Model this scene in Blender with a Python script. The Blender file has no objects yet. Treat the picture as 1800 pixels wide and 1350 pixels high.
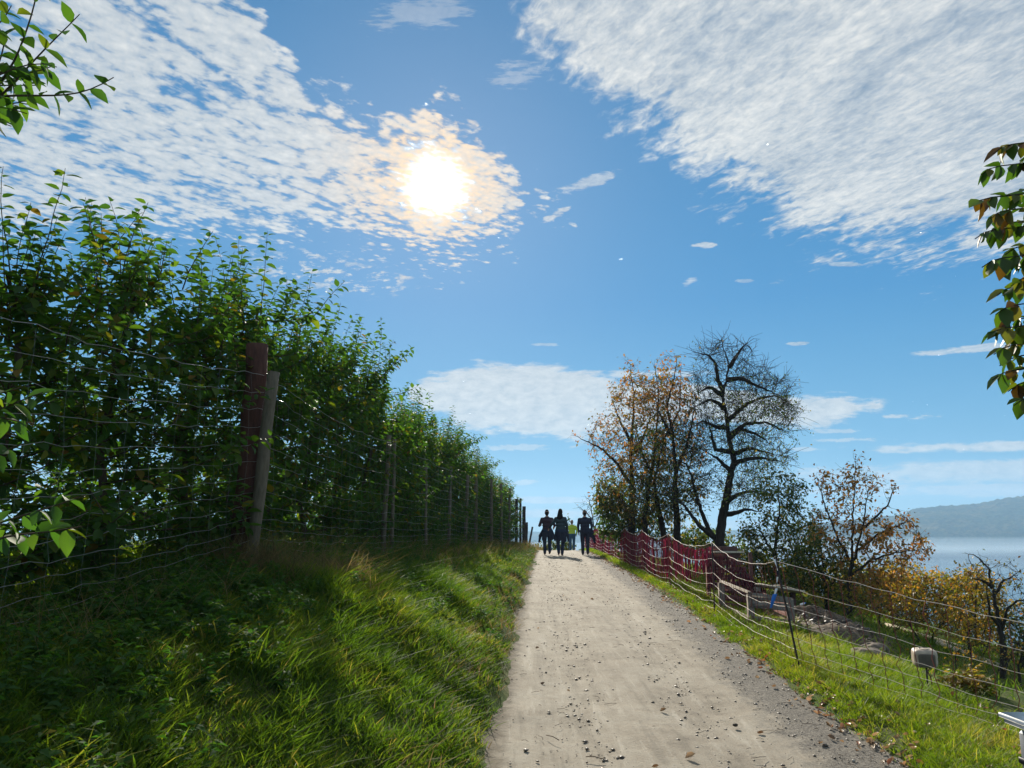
import bpy, math, random
import numpy as np
from mathutils import Vector

R = math.radians
rng = np.random.default_rng(7)
random.seed(7)
scene = bpy.context.scene
COL = scene.collection

# ------------------------------------------------------------------ camera
FOC, CX, CY = 1360.0, 900.0, 675.0          # focal length and centre in photo pixels (1800 x 1350)
PITCH = R(10.6)
cp, sp = math.cos(PITCH), math.sin(PITCH)
EYE = 1.6
cam_d = bpy.data.cameras.new("camera")
cam_d.lens = FOC / 1800 * 36
cam_d.sensor_width = 36
cam_d.clip_start = 0.05
cam_d.clip_end = 20000
cam = bpy.data.objects.new("camera", cam_d)
cam.location = (0, 0, EYE)
cam.rotation_euler = (R(90) + PITCH, 0, 0)
COL.objects.link(cam)
scene.camera = cam

def P(px, py, y):
    """world point seen at photo pixel (px, py) at distance y ahead"""
    D = CY - py
    F = FOC * cp - D * sp
    Z = FOC * sp + D * cp
    return np.array([(px - CX) / F * y, y, EYE + Z / F * y])

def G(px, py):
    q = P(px, py, 1.0)
    return q[0], q[2] - EYE

# ------------------------------------------------------------------ sun
sx, sz = G(765, 325)
SUN = Vector((sx, 1.0, sz)).normalized()
sun_el = math.asin(SUN.z)
sun_az = math.atan2(SUN.x, SUN.y)
sd = bpy.data.lights.new("sun", 'SUN')
sd.energy = 5.0
sd.angle = R(0.5)
sd.color = (1.0, 0.93, 0.80)
so = bpy.data.objects.new("sun", sd)
so.rotation_euler = SUN.to_track_quat('Z', 'Y').to_euler()
so.location = (0, 0, 30)
COL.objects.link(so)

# ------------------------------------------------------------------ world: sky with clouds
world = bpy.data.worlds.new("World")
scene.world = world
world.use_nodes = True
wt = world.node_tree
wt.nodes.clear()

class X:
    """tiny expression wrapper over Math nodes"""
    tree = None
    def __init__(s, v): s.v = v
    @staticmethod
    def op(o, *a, clamp=False):
        n = X.tree.nodes.new('ShaderNodeMath'); n.operation = o; n.use_clamp = clamp
        for i, q in enumerate(a):
            q = q.v if isinstance(q, X) else q
            if isinstance(q, (int, float)): n.inputs[i].default_value = q
            else: X.tree.links.new(q, n.inputs[i])
        return X(n.outputs[0])
    def __add__(s, o): return X.op('ADD', s, o)
    __radd__ = __add__
    def __sub__(s, o): return X.op('SUBTRACT', s, o)
    def __rsub__(s, o): return X.op('SUBTRACT', o, s)
    def __mul__(s, o): return X.op('MULTIPLY', s, o)
    __rmul__ = __mul__
    def __truediv__(s, o): return X.op('DIVIDE', s, o)
    def max(s, o): return X.op('MAXIMUM', s, o)
    def min(s, o): return X.op('MINIMUM', s, o)
    def abs(s): return X.op('ABSOLUTE', s)
    def exp(s): return X.op('EXPONENT', s)
    def clamp(s): return X.op('ADD', s, 0.0, clamp=True)

def smooth(x, a, b):
    n = X.tree.nodes.new('ShaderNodeMapRange'); n.interpolation_type = 'SMOOTHSTEP'
    X.tree.links.new(x.v, n.inputs['Value'])
    n.inputs['From Min'].default_value = a; n.inputs['From Max'].default_value = b
    return X(n.outputs['Result'])

def comb(a, b, c=0.0):
    n = X.tree.nodes.new('ShaderNodeCombineXYZ')
    for i, q in enumerate((a, b, c)):
        if isinstance(q, X): X.tree.links.new(q.v, n.inputs[i])
        else: n.inputs[i].default_value = q
    return n.outputs[0]

def noise(vec, scale, detail=4, rough=0.55, dist=0.0):
    n = X.tree.nodes.new('ShaderNodeTexNoise')
    X.tree.links.new(vec, n.inputs['Vector'])
    n.inputs['Scale'].default_value = scale; n.inputs['Detail'].default_value = detail
    n.inputs['Roughness'].default_value = rough; n.inputs['Distortion'].default_value = dist
    return X(n.outputs['Fac'])

def curve(x, pts, lo, hi):
    """piecewise curve of x (range lo..hi) with real-valued outputs"""
    ys = [p[1] for p in pts]; y0, y1 = min(ys), max(ys) + 1e-6
    n = X.tree.nodes.new('ShaderNodeValToRGB')
    el = n.color_ramp.elements
    while len(el) > 1: el.remove(el[-1])
    first = True
    for xx, yy in sorted(pts):
        t = min(1, max(0, (xx - lo) / (hi - lo))); v = (yy - y0) / (y1 - y0)
        if first: e = el[0]; e.position = t; first = False
        else: e = el.new(t)
        e.color = (v, v, v, 1)
    n.color_ramp.interpolation = 'EASE'
    t = (x - lo) / (hi - lo)
    X.tree.links.new(t.v, n.inputs['Fac'])
    return X(n.outputs['Color']) * (y1 - y0) + y0

def mixc(fac, a, b):
    n = X.tree.nodes.new('ShaderNodeMix'); n.data_type = 'RGBA'
    ins = [n.inputs[0], n.inputs[6], n.inputs[7]]
    for i, q in zip(ins, (fac, a, b)):
        if isinstance(q, X): X.tree.links.new(q.v, i)
        elif isinstance(q, (tuple, list)): i.default_value = tuple(q) + ((1,) if len(q) == 3 else ())
        elif isinstance(q, (int, float)): i.default_value = q
        else: X.tree.links.new(q, i)
    return n.outputs[2]

X.tree = wt
tc = wt.nodes.new('ShaderNodeTexCoord')
sep = wt.nodes.new('ShaderNodeSeparateXYZ')
wt.links.new(tc.outputs['Generated'], sep.inputs[0])
dx, dy, dz = (X(sep.outputs[i]) for i in range(3))
ay = dy.abs().max(0.08)
gx = dx / ay
gy = dz / ay
zc = dz.max(0.02)
uu = dx / zc
vv = dy / zc
plane = comb(uu, vv)
gn = comb(gx, gy * 2.6)
# shared noises
warp = noise(plane, 2.2, 6, 0.6)
# ripples: rotated, slightly stretched cloud-plane coordinates (right sheet and left band differ)
def rotp(ang):
    c_, s_ = math.cos(R(ang)), math.sin(R(ang))
    return uu * c_ + vv * s_, vv * c_ - uu * s_
ru, rv = rotp(113)
lu, lv = rotp(48)
rip1 = noise(comb(ru * 0.62, rv), 27, 4, 0.58, 0.5)
rip2 = noise(comb(ru * 0.55, rv), 7, 5, 0.6, 0.5)
big = noise(comb(ru * 0.6, rv * .8), 2.6, 4, 0.55, 0.3)
fine = noise(comb(ru * 0.6, rv), 70, 4, 0.65)
def voro(vec, scale):
    n = wt.nodes.new('ShaderNodeTexVoronoi'); n.feature = 'SMOOTH_F1'
    wt.links.new(vec, n.inputs['Vector']); n.inputs['Scale'].default_value = scale; n.inputs['Smoothness'].default_value = .35
    return X(n.outputs['Distance'])
jit = noise(plane, 14, 4, .6)
puff = 1.0 - voro(comb(lu * 0.75 + jit * .05, lv + jit * .05), 24) * 1.25
puffs = 1.0 - voro(comb(lu * 0.8 + jit * .03, lv - jit * .03), 46) * 1.25
cell = noise(comb(lu * 0.75, lv), 34, 3, 0.6, 0.3)
c2 = noise(comb(lu * 0.50, lv), 9, 6, 0.62, 0.5)
low = noise(comb(gx, gy * 3.4), 9, 7, 0.66, 0.3)
lowf = noise(comb(gx, gy * 4.5), 30, 6, 0.65)
mott = noise(comb(gx, gy * 2.0), 48, 5, 0.62, .3)
def gp(lst): return [G(*q) for q in lst]

# (1) the big sheet at the upper right
e1 = curve(gx, gp([(700, -330), (830, -40), (960, 95), (1100, 225), (1250, 335), (1450, 432), (1600, 452), (1900, 462), (2500, 470)]), -0.4, 1.4)
m1 = (gy - e1)
d1 = smooth(m1 + (rip2 - 0.5) * 0.26 + (rip1 - 0.5) * 0.17 + (warp - 0.5) * 0.16, -0.015, 0.07)
# (2) the band running from the upper left to the sun
up2 = curve(gx, gp([(-600, -900), (380, -260), (450, 0), (500, 90), (560, 155), (640, 205), (760, 185), (830, 225), (900, 300), (940, 372)]), -1.3, 0.2)
lo2 = curve(gx, gp([(-600, 400), (0, 408), (270, 400), (400, 425), (560, 400), (700, 437), (830, 448), (900, 412), (945, 368)]), -1.3, 0.2)
m2 = (up2 - gy).min(gy - lo2).min((G(950, 370)[0] - gx) * 1.0)
d2 = smooth((m2 * 1.6 + 0.03).min(0.11) + (c2 - 0.5) * 0.36 + (puff - 0.52) * 0.10 + (puffs - 0.52) * 0.05 + (cell - 0.5) * 0.20, 0.0, 0.085)
# (3) low bank behind the trees
cc3 = curve(gx, gp([(600, 700), (740, 694), (900, 700), (1050, 715), (1200, 708), (1400, 722), (1600, 708)]), -0.3, 0.7)
hh3 = curve(gx, [(G(700, 700)[0], 0.0), (G(760, 700)[0], .026), (G(850, 700)[0], .044), (G(1000, 715)[0], .049), (G(1110, 700)[0], .033),
                 (G(1250, 700)[0], .026), (G(1450, 700)[0], .019), (G(1530, 700)[0], .009), (G(1590, 700)[0], 0.0)], -0.3, 0.7)
m3 = hh3 - (gy - cc3).abs()
d3 = smooth(m3 + ((low - 0.5) * 0.05 + (lowf - 0.5) * 0.03), -0.004, 0.008) * smooth(hh3, 0.002, 0.008)

def ell(x0, x1, py, half, slope=0.0, amp=1.0, n=1.0):  # flat streak of cloud
    n = n * (1.7 if half < 7 else 1.0)
    a0, b0 = G(x0, py); a1, _ = G(x1, py)
    _, bt = G((x0 + x1) / 2, py - half)
    cx_, a = (a0 + a1) / 2, (a1 - a0) / 2
    b = max(bt - b0, 1e-4)
    ex = (gx - cx_) / a
    ey = ((gy - b0) - (gx - cx_) * slope) / b
    m = 1.0 - ex * ex - ey * ey
    return smooth(m - 0.02 + (low - 0.5) * 3.8 * n + (lowf - 0.5) * 3.6 * n, 0.0, 0.8) * amp
bars = [(1470, 2100, 784, 12, 0.02, .95, .6), (1340, 2200, 826, 24, 0.03, .85, .55), (1360, 2100, 862, 14, 0.0, .8, .6), (1380, 1500, 738, 5, 0, .5),
        (850, 1090, 879, 7, 0, .9, .6), (840, 1120, 903, 10, 0, .9, .6), (800, 1500, 922, 9, 0, .6), (1575, 1860, 612, 7, 0.10, .75),
        (840, 1010, 786, 6, 0, .6), (900, 950, 848, 5, 0.05, .7), (1218, 1270, 431, 5, 0.05, .8), (1345, 1395, 494, 6, 0.22, .8),
        (1195, 1230, 494, 8, 0.4, .6), (955, 1005, 376, 8, 0.5, .8), (990, 1110, 315, 12, 0.32, .6), (1010, 1240, 657, 8, 0, .85),
        (1380, 1420, 604, 3, 0, .7), (940, 995, 606, 3, 0, .5), (1560, 1660, 731, 6, 0.0, .8), (1430, 1520, 757, 5, 0, .6),
        (1440, 1560, 773, 5, 0, .6), (1295, 1330, 494, 3, 0, .4), (1460, 1510, 465, 4, 0, .6), (850, 960, 130, 24, 0.1, .30),
        (640, 830, 20, 34, 0.1, .35), (1380, 1430, 790, 4, 0, .6)]
dlow = None
for b in bars:
    e = ell(*b)
    dlow = e if dlow is None else dlow.max(e)
# small dotted clouds below the left band
m5 = ell(400, 740, 480, 42, -0.12, 1.0, 0.4)
d5 = m5 * smooth(noise(comb(gx, gy * 2.4), 42, 4, .6), 0.50, 0.62)
dens = d1.max(d2).max(d3).max(dlow).max(d5)

# light around the sun (forward scattering in air and thin cloud)
vd = wt.nodes.new('ShaderNodeVectorMath'); vd.operation = 'DOT_PRODUCT'
wt.links.new(tc.outputs['Generated'], vd.inputs[0]); vd.inputs[1].default_value = tuple(SUN)
th2 = (1.0 - X(vd.outputs['Value'])).max(0.0) * 2.0        # ~ angle squared
thw = (th2 * (1.0 + (c2 - 0.5) * 1.8 + (cell - 0.5) * 1.8 + (puffs - .5) * .7)).max(0.0)
core = (thw * (-1.0 / (R(1.22) ** 2))).exp()
ring = (thw * (-1.0 / (R(5.8) ** 2))).exp()
wide = (th2 * (-1.0 / (R(13) ** 2))).exp()
vast = (th2 * (-1.0 / (R(30) ** 2))).exp()

sky = wt.nodes.new('ShaderNodeTexSky')
sky.sky_type = 'NISHITA'
sky.sun_disc = False
sky.sun_elevation = sun_el
sky.sun_rotation = sun_az
sky.altitude = 400
sky.air_density = 1.0
sky.dust_density = 0.25
sky.ozone_density = 3.0
hs = wt.nodes.new('ShaderNodeHueSaturation')
hs.inputs['Saturation'].default_value = 1.18
hs.inputs['Value'].default_value = 1.0
wt.links.new(sky.outputs[0], hs.inputs['Color'])
SKY_K = 0.10
K = 1 / SKY_K          # cloud colours below are final radiances
skyg = ramp2 = wt.nodes.new('ShaderNodeValToRGB')
_el = skyg.color_ramp.elements
for _i, (_p, _c) in enumerate([(0.0, (.17, .33, .40)), (.08, (.060, .225, .375)), (.28, (.012, .140, .320)), (.75, (.006, .080, .20))]):
    _e = _el[_i] if _i < 2 else _el.new(_p)
    _e.position = _p; _e.color = tuple(_c) + (1,)
wt.links.new(dz.max(0.0).v, skyg.inputs['Fac'])
vm = wt.nodes.new('ShaderNodeVectorMath'); vm.operation = 'SCALE'; vm.inputs['Scale'].default_value = K
wt.links.new(skyg.outputs['Color'], vm.inputs[0])
skyc = mixc(0.95, hs.outputs[0], vm.outputs[0])
# cloud brightness: bright edges, greyer thick parts
right = smooth(gx * 1.0 + gy * .25, .02, .22)
t_r = (rip1 - 0.5) * 3.4 + (rip2 - 0.5) * 2.6 + (big - 0.5) * 3.0 - (m1 - .10).max(0.0) * .8 + (fine - .5) * 1.0
t_l = (puff - .45) * .8 + (puffs - .5) * .6 + (c2 - 0.5) * 1.8 + (cell - .5) * 1.2
up_ = smooth(gy, .16, .26)
t_lo = (mott - 0.5) * 3.0 + .25
thick = (t_r * right + t_l * (1.0 - right)) * up_ + t_lo * (1.0 - up_)
cb = (0.62 + thick * 0.42).max(0.0).min(1.0)
cloudc = mixc(cb, (0.15 * K, 0.20 * K, 0.26 * K), (0.50 * K, 0.495 * K, 0.47 * K))
cloudc = mixc((ring * (.65 + (cell - .5) * 1.6 + (puffs - .5) * .8)).clamp(), cloudc, (.80 * K, 0.50 * K, 0.20 * K))
c = mixc((dens * (0.90 + (fine - 0.5) * 0.5)).clamp(), skyc, cloudc)
def addc(a, b, f):
    n = wt.nodes.new('ShaderNodeMix'); n.data_type = 'RGBA'; n.blend_type = 'ADD'
    wt.links.new(f.v, n.inputs[0]); wt.links.new(a, n.inputs[6])
    n.inputs[7].default_value = tuple(b) + (1,)
    return n.outputs[2]
c = addc(c, (3.4 * K, 3.3 * K, 3.0 * K), core.min(1.0))
c = addc(c, (0.065 * K, 0.052 * K, 0.04 * K), wide)
c = addc(c, (0.015 * K, 0.015 * K, 0.012 * K), vast)
bg = wt.nodes.new('ShaderNodeBackground')
bg.inputs['Strength'].default_value = SKY_K
wt.links.new(c, bg.inputs['Color'])
wo = wt.nodes.new('ShaderNodeOutputWorld')
wt.links.new(bg.outputs[0], wo.inputs['Surface'])

scene.view_settings.view_transform = 'Standard'
scene.view_settings.look = 'None'
scene.view_settings.exposure = 0.75
scene.view_settings.gamma = 1
scene.cycles.use_denoising = True
scene.cycles.max_bounces = 6
scene.cycles.transparent_max_bounces = 4
scene.cycles.volume_bounces = 0
scene.cycles.volume_step_rate = 4

# ------------------------------------------------------------------ helpers
def tag(o, label=None, cat=None, group=None, kind=None):
    if label: o['label'] = label
    if cat: o['category'] = cat
    if group: o['group'] = group
    if kind: o['kind'] = kind
    return o

def empty(name, loc, label, cat, group=None, rz=0.0):
    o = bpy.data.objects.new(name, None); COL.objects.link(o)
    o.location = tuple(loc); o.rotation_euler = (0, 0, rz); o.empty_display_size = 0.1
    return tag(o, label, cat, group)

def mesh_np(name, V, faces, mat=None, parent=None, tint=None, smooth_=True, mats=None, midx=None, attrs=None):
    """V (n,3); faces: list of int arrays (m,k). Vertices in world or parent space."""
    V = np.asarray(V, dtype=np.float32)
    me = bpy.data.meshes.new(name)
    me.vertices.add(len(V)); me.vertices.foreach_set('co', V.ravel())
    idx = []; starts = []; s = 0
    for f in faces:
        f = np.asarray(f, dtype=np.int32)
        if f.size == 0: continue
        k = f.shape[1]
        idx.append(f.ravel()); starts.append(np.arange(len(f), dtype=np.int32) * k + s); s += f.size
    idx = np.concatenate(idx); starts = np.concatenate(starts)
    me.loops.add(len(idx)); me.loops.foreach_set('vertex_index', idx)
    me.polygons.add(len(starts)); me.polygons.foreach_set('loop_start', starts)
    if midx is not None: me.polygons.foreach_set('material_index', np.asarray(midx, dtype=np.int32))
    me.update(calc_edges=True)
    if smooth_: me.polygons.foreach_set('use_smooth', np.ones(len(starts), dtype=bool))
    if tint is not None:
        a = me.attributes.new('tint', 'FLOAT', 'POINT'); a.data.foreach_set('value', np.asarray(tint, dtype=np.float32))
    for k_, v_ in (attrs or {}).items():
        a = me.attributes.new(k_, 'FLOAT', 'POINT'); a.data.foreach_set('value', np.asarray(v_, dtype=np.float32))
    for m in (mats or ([mat] if mat else [])): me.materials.append(m)
    o = bpy.data.objects.new(name, me); COL.objects.link(o)
    if parent is not None: o.parent = parent
    return o

class MB:
    def __init__(s): s.V = []; s.F = {3: [], 4: []}; s.T = []; s.n = 0
    def add(s, V, F, tint=0.5):
        V = np.asarray(V, float); s.V.append(V)
        for f in F:
            f = np.asarray(f, int)
            if f.size: s.F[f.shape[1]].append(f + s.n)
        s.T.append(np.full(len(V), tint) if np.isscalar(tint) else np.asarray(tint)); s.n += len(V)
        return s
    def tube(s, pts, rad, sides=6, tint=0.5, caps=True):
        pts = np.asarray(pts, float); n = len(pts)
        rad = np.full(n, rad) if np.isscalar(rad) else np.asarray(rad, float)
        t = np.gradient(pts, axis=0); t /= np.linalg.norm(t, axis=1)[:, None] + 1e-12
        ref = np.array([0, 0, 1.0]) if abs(t[0][2]) < 0.9 else np.array([1.0, 0, 0])
        a = np.cross(ref, t[0]); a /= np.linalg.norm(a)
        ang = np.arange(sides) / sides * 2 * np.pi
        rings = []
        for i in range(n):
            a = a - t[i] * np.dot(a, t[i]); a /= np.linalg.norm(a) + 1e-12
            b = np.cross(t[i], a)
            rings.append(pts[i] + rad[i] * (np.cos(ang)[:, None] * a + np.sin(ang)[:, None] * b))
        V = np.concatenate(rings)
        i = np.arange(n - 1)[:, None] * sides; j = np.arange(sides)[None, :]; j2 = (j + 1) % sides
        F = np.stack([i + j, i + j2, i + sides + j2, i + sides + j], -1).reshape(-1, 4)
        T3 = np.zeros((0, 3), int)
        if caps:
            V = np.concatenate([V, pts[:1], pts[-1:]]); c0, c1 = n * sides, n * sides + 1
            jj = np.arange(sides); T3 = np.concatenate([np.stack([np.full(sides, c0), (jj + 1) % sides, jj], -1),
                np.stack([np.full(sides, c1), (n - 1) * sides + jj, (n - 1) * sides + (jj + 1) % sides], -1)])
        return s.add(V, [F, T3], tint)
    def box(s, c, size, rot=None, tint=0.5, bev=0.0):
        """box centre c, full size, rot 3x3, small chamfer"""
        h = np.asarray(size, float) / 2; b = min(bev, h.min() * 0.45)
        V = []
        if b <= 0:
            V = [(x * h[0], y * h[1], z * h[2]) for x in (-1, 1) for y in (-1, 1) for z in (-1, 1)]
            F4 = [(0, 1, 3, 2), (4, 6, 7, 5), (0, 4, 5, 1), (2, 3, 7, 6), (0, 2, 6, 4), (1, 5, 7, 3)]; F3 = []
            V = np.array(V)
        else:
            V = []; ix = {}
            for x in (-1, 1):
                for y in (-1, 1):
                    for z in (-1, 1):
                        for a in range(3):
                            v = np.array([x, y, z]) * (h - b); v[a] = (x, y, z)[a] * h[a]
                            ix[(x, y, z, a)] = len(V); V.append(v)
            V = np.array(V); F4 = []; F3 = []
            for a in range(3):
                o = [q for q in range(3) if q != a]
                for sg in (-1, 1):
                    q = []
                    for (p1, p2) in ((-1, -1), (1, -1), (1, 1), (-1, 1)):
                        k = [0, 0, 0]; k[a] = sg; k[o[0]] = p1; k[o[1]] = p2; q.append(ix[(*k, a)])
                    F4.append(q)
                    # edges between face a and others
                for p1 in (-1, 1):
                    for p2 in (-1, 1):
                        # edge along axis a, between faces o0 and o1
                        k0 = [0, 0, 0]; k0[o[0]] = p1; k0[o[1]] = p2
                        k1 = list(k0); k0[a] = -1; k1[a] = 1
                        F4.append([ix[(*k0, o[0])], ix[(*k1, o[0])], ix[(*k1, o[1])], ix[(*k0, o[1])]])
            for x in (-1, 1):
                for y in (-1, 1):
                    for z in (-1, 1): F3.append([ix[(x, y, z, 0)], ix[(x, y, z, 1)], ix[(x, y, z, 2)]])
        if rot is not None: V = V @ np.asarray(rot).T
        return s.add(V + np.asarray(c, float), [np.array(F4), np.array(F3, int).reshape(-1, 3)], tint)
    def build(s, name, mat, parent=None, smooth_=True, origin=None):
        V = np.concatenate(s.V)
        if origin is not None: V = V - np.asarray(origin)
        fs = [np.concatenate(f) for f in s.F.values() if f]
        o = mesh_np(name, V, fs, mat, parent, np.concatenate(s.T), smooth_)
        if origin is not None and parent is None: o.location = tuple(origin)
        return o

def rotz(a):
    c_, s_ = math.cos(a), math.sin(a); return np.array([[c_, -s_, 0], [s_, c_, 0], [0, 0, 1]])
def rotx(a):
    c_, s_ = math.cos(a), math.sin(a); return np.array([[1, 0, 0], [0, c_, -s_], [0, s_, c_]])
def roty(a):
    c_, s_ = math.cos(a), math.sin(a); return np.array([[c_, 0, s_], [0, 1, 0], [-s_, 0, c_]])

def _hash(i, j, seed):
    n = (i.astype(np.int64) * 374761393 + j.astype(np.int64) * 668265263 + seed * 1442695041) & 0xffffffff
    n = ((n ^ (n >> 13)) * 1274126177) & 0xffffffff
    return ((n ^ (n >> 16)) & 0xffff) / 65535.0
def vnoise(x, y, seed=0):
    x = np.asarray(x, float); y = np.asarray(y, float)
    i = np.floor(x); j = np.floor(y); fx = x - i; fy = y - j
    fx = fx * fx * (3 - 2 * fx); fy = fy * fy * (3 - 2 * fy)
    a = _hash(i, j, seed); b = _hash(i + 1, j, seed); c_ = _hash(i, j + 1, seed); d = _hash(i + 1, j + 1, seed)
    return (a * (1 - fx) + b * fx) * (1 - fy) + (c_ * (1 - fx) + d * fx) * fy
def fbm(x, y, seed=0, oct=4):
    s = 0; a = 0.5; t = 0
    for k in range(oct):
        s = s + a * vnoise(np.asarray(x) * 2 ** k, np.asarray(y) * 2 ** k, seed + k * 17); t += a; a *= 0.5
    return s / t
def sstep(t):
    t = np.clip(t, 0, 1); return t * t * (3 - 2 * t)

# ------------------------------------------------------------------ materials
def mat_new(name):
    m = bpy.data.materials.new(name); m.use_nodes = True
    X.tree = m.node_tree
    b = m.node_tree.nodes['Principled BSDF']
    return m, m.node_tree, b
def ramp(fac, stops, tree=None):
    tree = tree or X.tree
    n = tree.nodes.new('ShaderNodeValToRGB'); el = n.color_ramp.elements
    while len(el) > 1: el.remove(el[-1])
    for i, (p_, c_) in enumerate(stops):
        e = el[0] if i == 0 else el.new(p_)
        e.position = p_; e.color = tuple(c_) + (1,)
    tree.links.new(fac.v if isinstance(fac, X) else fac, n.inputs['Fac'])
    return n.outputs['Color']
def objco(t='Object'):
    n = X.tree.nodes.new('ShaderNodeTexCoord'); return n.outputs[t]
def position():
    n = X.tree.nodes.new('ShaderNodeNewGeometry'); return n.outputs['Position']
def attr(name):
    n = X.tree.nodes.new('ShaderNodeAttribute'); n.attribute_name = name; return X(n.outputs['Fac'])
def bump(h, strength=0.3, dist=0.01, b=None):
    n = X.tree.nodes.new('ShaderNodeBump'); n.inputs['Strength'].default_value = strength
    n.inputs['Distance'].default_value = dist
    X.tree.links.new(h.v if isinstance(h, X) else h, n.inputs['Height'])
    X.tree.links.new(n.outputs[0], b.inputs['Normal'])

def leaf_mat(name, stops, trans=0.45, rough=0.5, spec=0.35, tsat=1.35, tcol=(0.75, 1.0, 0.25)):
    """leaf: diffuse + translucent blend, colour from per-leaf tint"""
    m, t, b = mat_new(name)
    rc = ramp(attr('tint'), stops)
    t.links.new(rc, b.inputs['Base Color'])
    b.inputs['Roughness'].default_value = rough
    b.inputs['Specular IOR Level'].default_value = spec
    tr = t.nodes.new('ShaderNodeBsdfTranslucent')
    mul = t.nodes.new('ShaderNodeMix'); mul.data_type = 'RGBA'; mul.blend_type = 'MULTIPLY'; mul.inputs[0].default_value = 1
    t.links.new(rc, mul.inputs[6]); mul.inputs[7].default_value = tuple(q * tsat * 2 for q in tcol) + (1,)
    t.links.new(mul.outputs[2], tr.inputs['Color'])
    mx = t.nodes.new('ShaderNodeMixShader'); mx.inputs[0].default_value = trans
    t.links.new(b.outputs[0], mx.inputs[1]); t.links.new(tr.outputs[0], mx.inputs[2])
    t.links.new(mx.outputs[0], t.nodes['Material Output'].inputs['Surface'])
    return m

M = {}
M['apple_leaf'] = leaf_mat('apple_leaf', [(0, (.030, .065, .022)), (.5, (.050, .095, .024)), (.80, (.085, .125, .022)), (.90, (.14, .14, .02)), (1, (.18, .08, .02))], 0.37, .65, .18)
M['walnut_leaf'] = leaf_mat('walnut_leaf', [(0, (.025, .055, .010)), (.45, (.05, .085, .012)), (.65, (.13, .11, .018)), (.8, (.12, .05, .012)), (1, (.045, .018, .010))], 0.32)
M['autumn_leaf'] = leaf_mat('autumn_leaf', [(0, (.04, .06, .015)), (.35, (.10, .09, .02)), (.6, (.22, .135, .035)), (.85, (.27, .125, .045)), (1, (.12, .05, .03))], 0.45, tcol=(1, .8, .4))
M['olive_leaf'] = leaf_mat('olive_leaf', [(0, (.02, .045, .012)), (.5, (.045, .07, .016)), (.8, (.10, .10, .02)), (1, (.20, .12, .025))], 0.4, tcol=(.9, 1, .3))
M['gold_leaf'] = leaf_mat('gold_leaf', [(0, (.05, .08, .015)), (.4, (.13, .12, .02)), (.75, (.24, .15, .03)), (1, (.22, .09, .025))], 0.45, tcol=(1, .9, .3))
M['grass'] = leaf_mat('grass', [(0, (.030, .065, .013)), (.45, (.072, .120, .016)), (.75, (.13, .165, .022)), (.9, (.18, .16, .05)), (1, (.26, .19, .09))], 0.42, 0.6, 0.10, tcol=(.95, 1, .28))
M['verge'] = leaf_mat('verge_grass', [(0, (.06, .11, .010)), (.6, (.12, .165, .014)), (.85, (.17, .19, .03)), (1, (.30, .23, .10))], 0.42, 0.55, 0.15, tcol=(.95, 1, .25))
M['dry'] = leaf_mat('dry_grass', [(0, (.07, .065, .03)), (.5, (.14, .115, .055)), (1, (.22, .175, .09))], 0.35, .7, .08, tcol=(1, .85, .6))
M['weed'] = leaf_mat('weed_leaf', [(0, (.030, .070, .022)), (.6, (.055, .11, .024)), (.9, (.12, .15, .025)), (1, (.16, .10, .03))], 0.40, .75, .12)
M['litter'] = leaf_mat('dead_leaf', [(0, (.08, .05, .03)), (.5, (.24, .17, .10)), (.8, (.42, .33, .22)), (1, (.30, .10, .04))], 0.15, tcol=(1, .8, .6))

def bark_mat(name, c0, c1, scale=30):
    m, t, b = mat_new(name)
    v = objco()
    mp = t.nodes.new('ShaderNodeMapping'); mp.inputs['Scale'].default_value = (1, 1, 0.22)
    t.links.new(v, mp.inputs[0])
    n1 = noise(mp.outputs[0], scale, 6, 0.65)
    n2 = noise(v, 4, 3)
    t.links.new(ramp(n1 * 0.75 + n2 * 0.3, [(.3, c0), (.7, c1)]), b.inputs['Base Color'])
    b.inputs['Roughness'].default_value = 0.9
    b.inputs['Specular IOR Level'].default_value = 0.15
    bump(n1, 0.6, 0.012, b)
    return m
M['bark'] = bark_mat('dark_bark', (.014, .011, .010), (.062, .052, .044), 22)
M['twig'] = bark_mat('apple_twig', (.04, .028, .02), (.12, .085, .055), 40)
M['post_brown'] = bark_mat('brown_post', (.050, .024, .020), (.13, .060, .045), 40)
M['post_grey'] = bark_mat('grey_post', (.085, .070, .050), (.20, .165, .12), 40)
M['grey_wood'] = bark_mat('grey_wood', (.10, .085, .07), (.27, .235, .19), 30)
M['pale_wood'] = bark_mat('pale_wood', (.42, .34, .24), (.72, .62, .48), 30)
M['red_wood'] = bark_mat('red_brown_wood', (.060, .030, .026), (.17, .085, .070), 30)

def plain(name, col, rough=0.6, metal=0.0, spec=0.4, var=0.15, scale=20, bumpy=0.0):
    m, t, b = mat_new(name)
    n1 = noise(objco(), scale, 4)
    lo_ = tuple(q * (1 - var) for q in col); hi_ = tuple(min(1, q * (1 + var)) for q in col)
    t.links.new(ramp(n1, [(.3, lo_), (.7, hi_)]), b.inputs['Base Color'])
    b.inputs['Roughness'].default_value = rough; b.inputs['Metallic'].default_value = metal
    b.inputs['Specular IOR Level'].default_value = spec
    if bumpy: bump(n1, bumpy, 0.01, b)
    return m
M['wire'] = plain('galvanised_wire', (.30, .29, .26), .34, .75)
M['cord'] = plain('pale_cord', (.78, .66, .56), .6)
M['stay'] = plain('red_strand', (.20, .040, .032), .6)
M['drape'] = leaf_mat('maroon_mesh', [(0, (.035, .007, .020)), (1, (.15, .022, .048))], 0.4, tcol=(1, .35, .5))
M['dark_metal'] = plain('dark_metal', (.035, .030, .028), .5, .3)
M['rust'] = plain('rusty_red', (.16, .035, .025), .7)
M['beige'] = plain('beige_plastic', (.46, .37, .28), .55, var=.2, scale=14, bumpy=.1)
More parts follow.
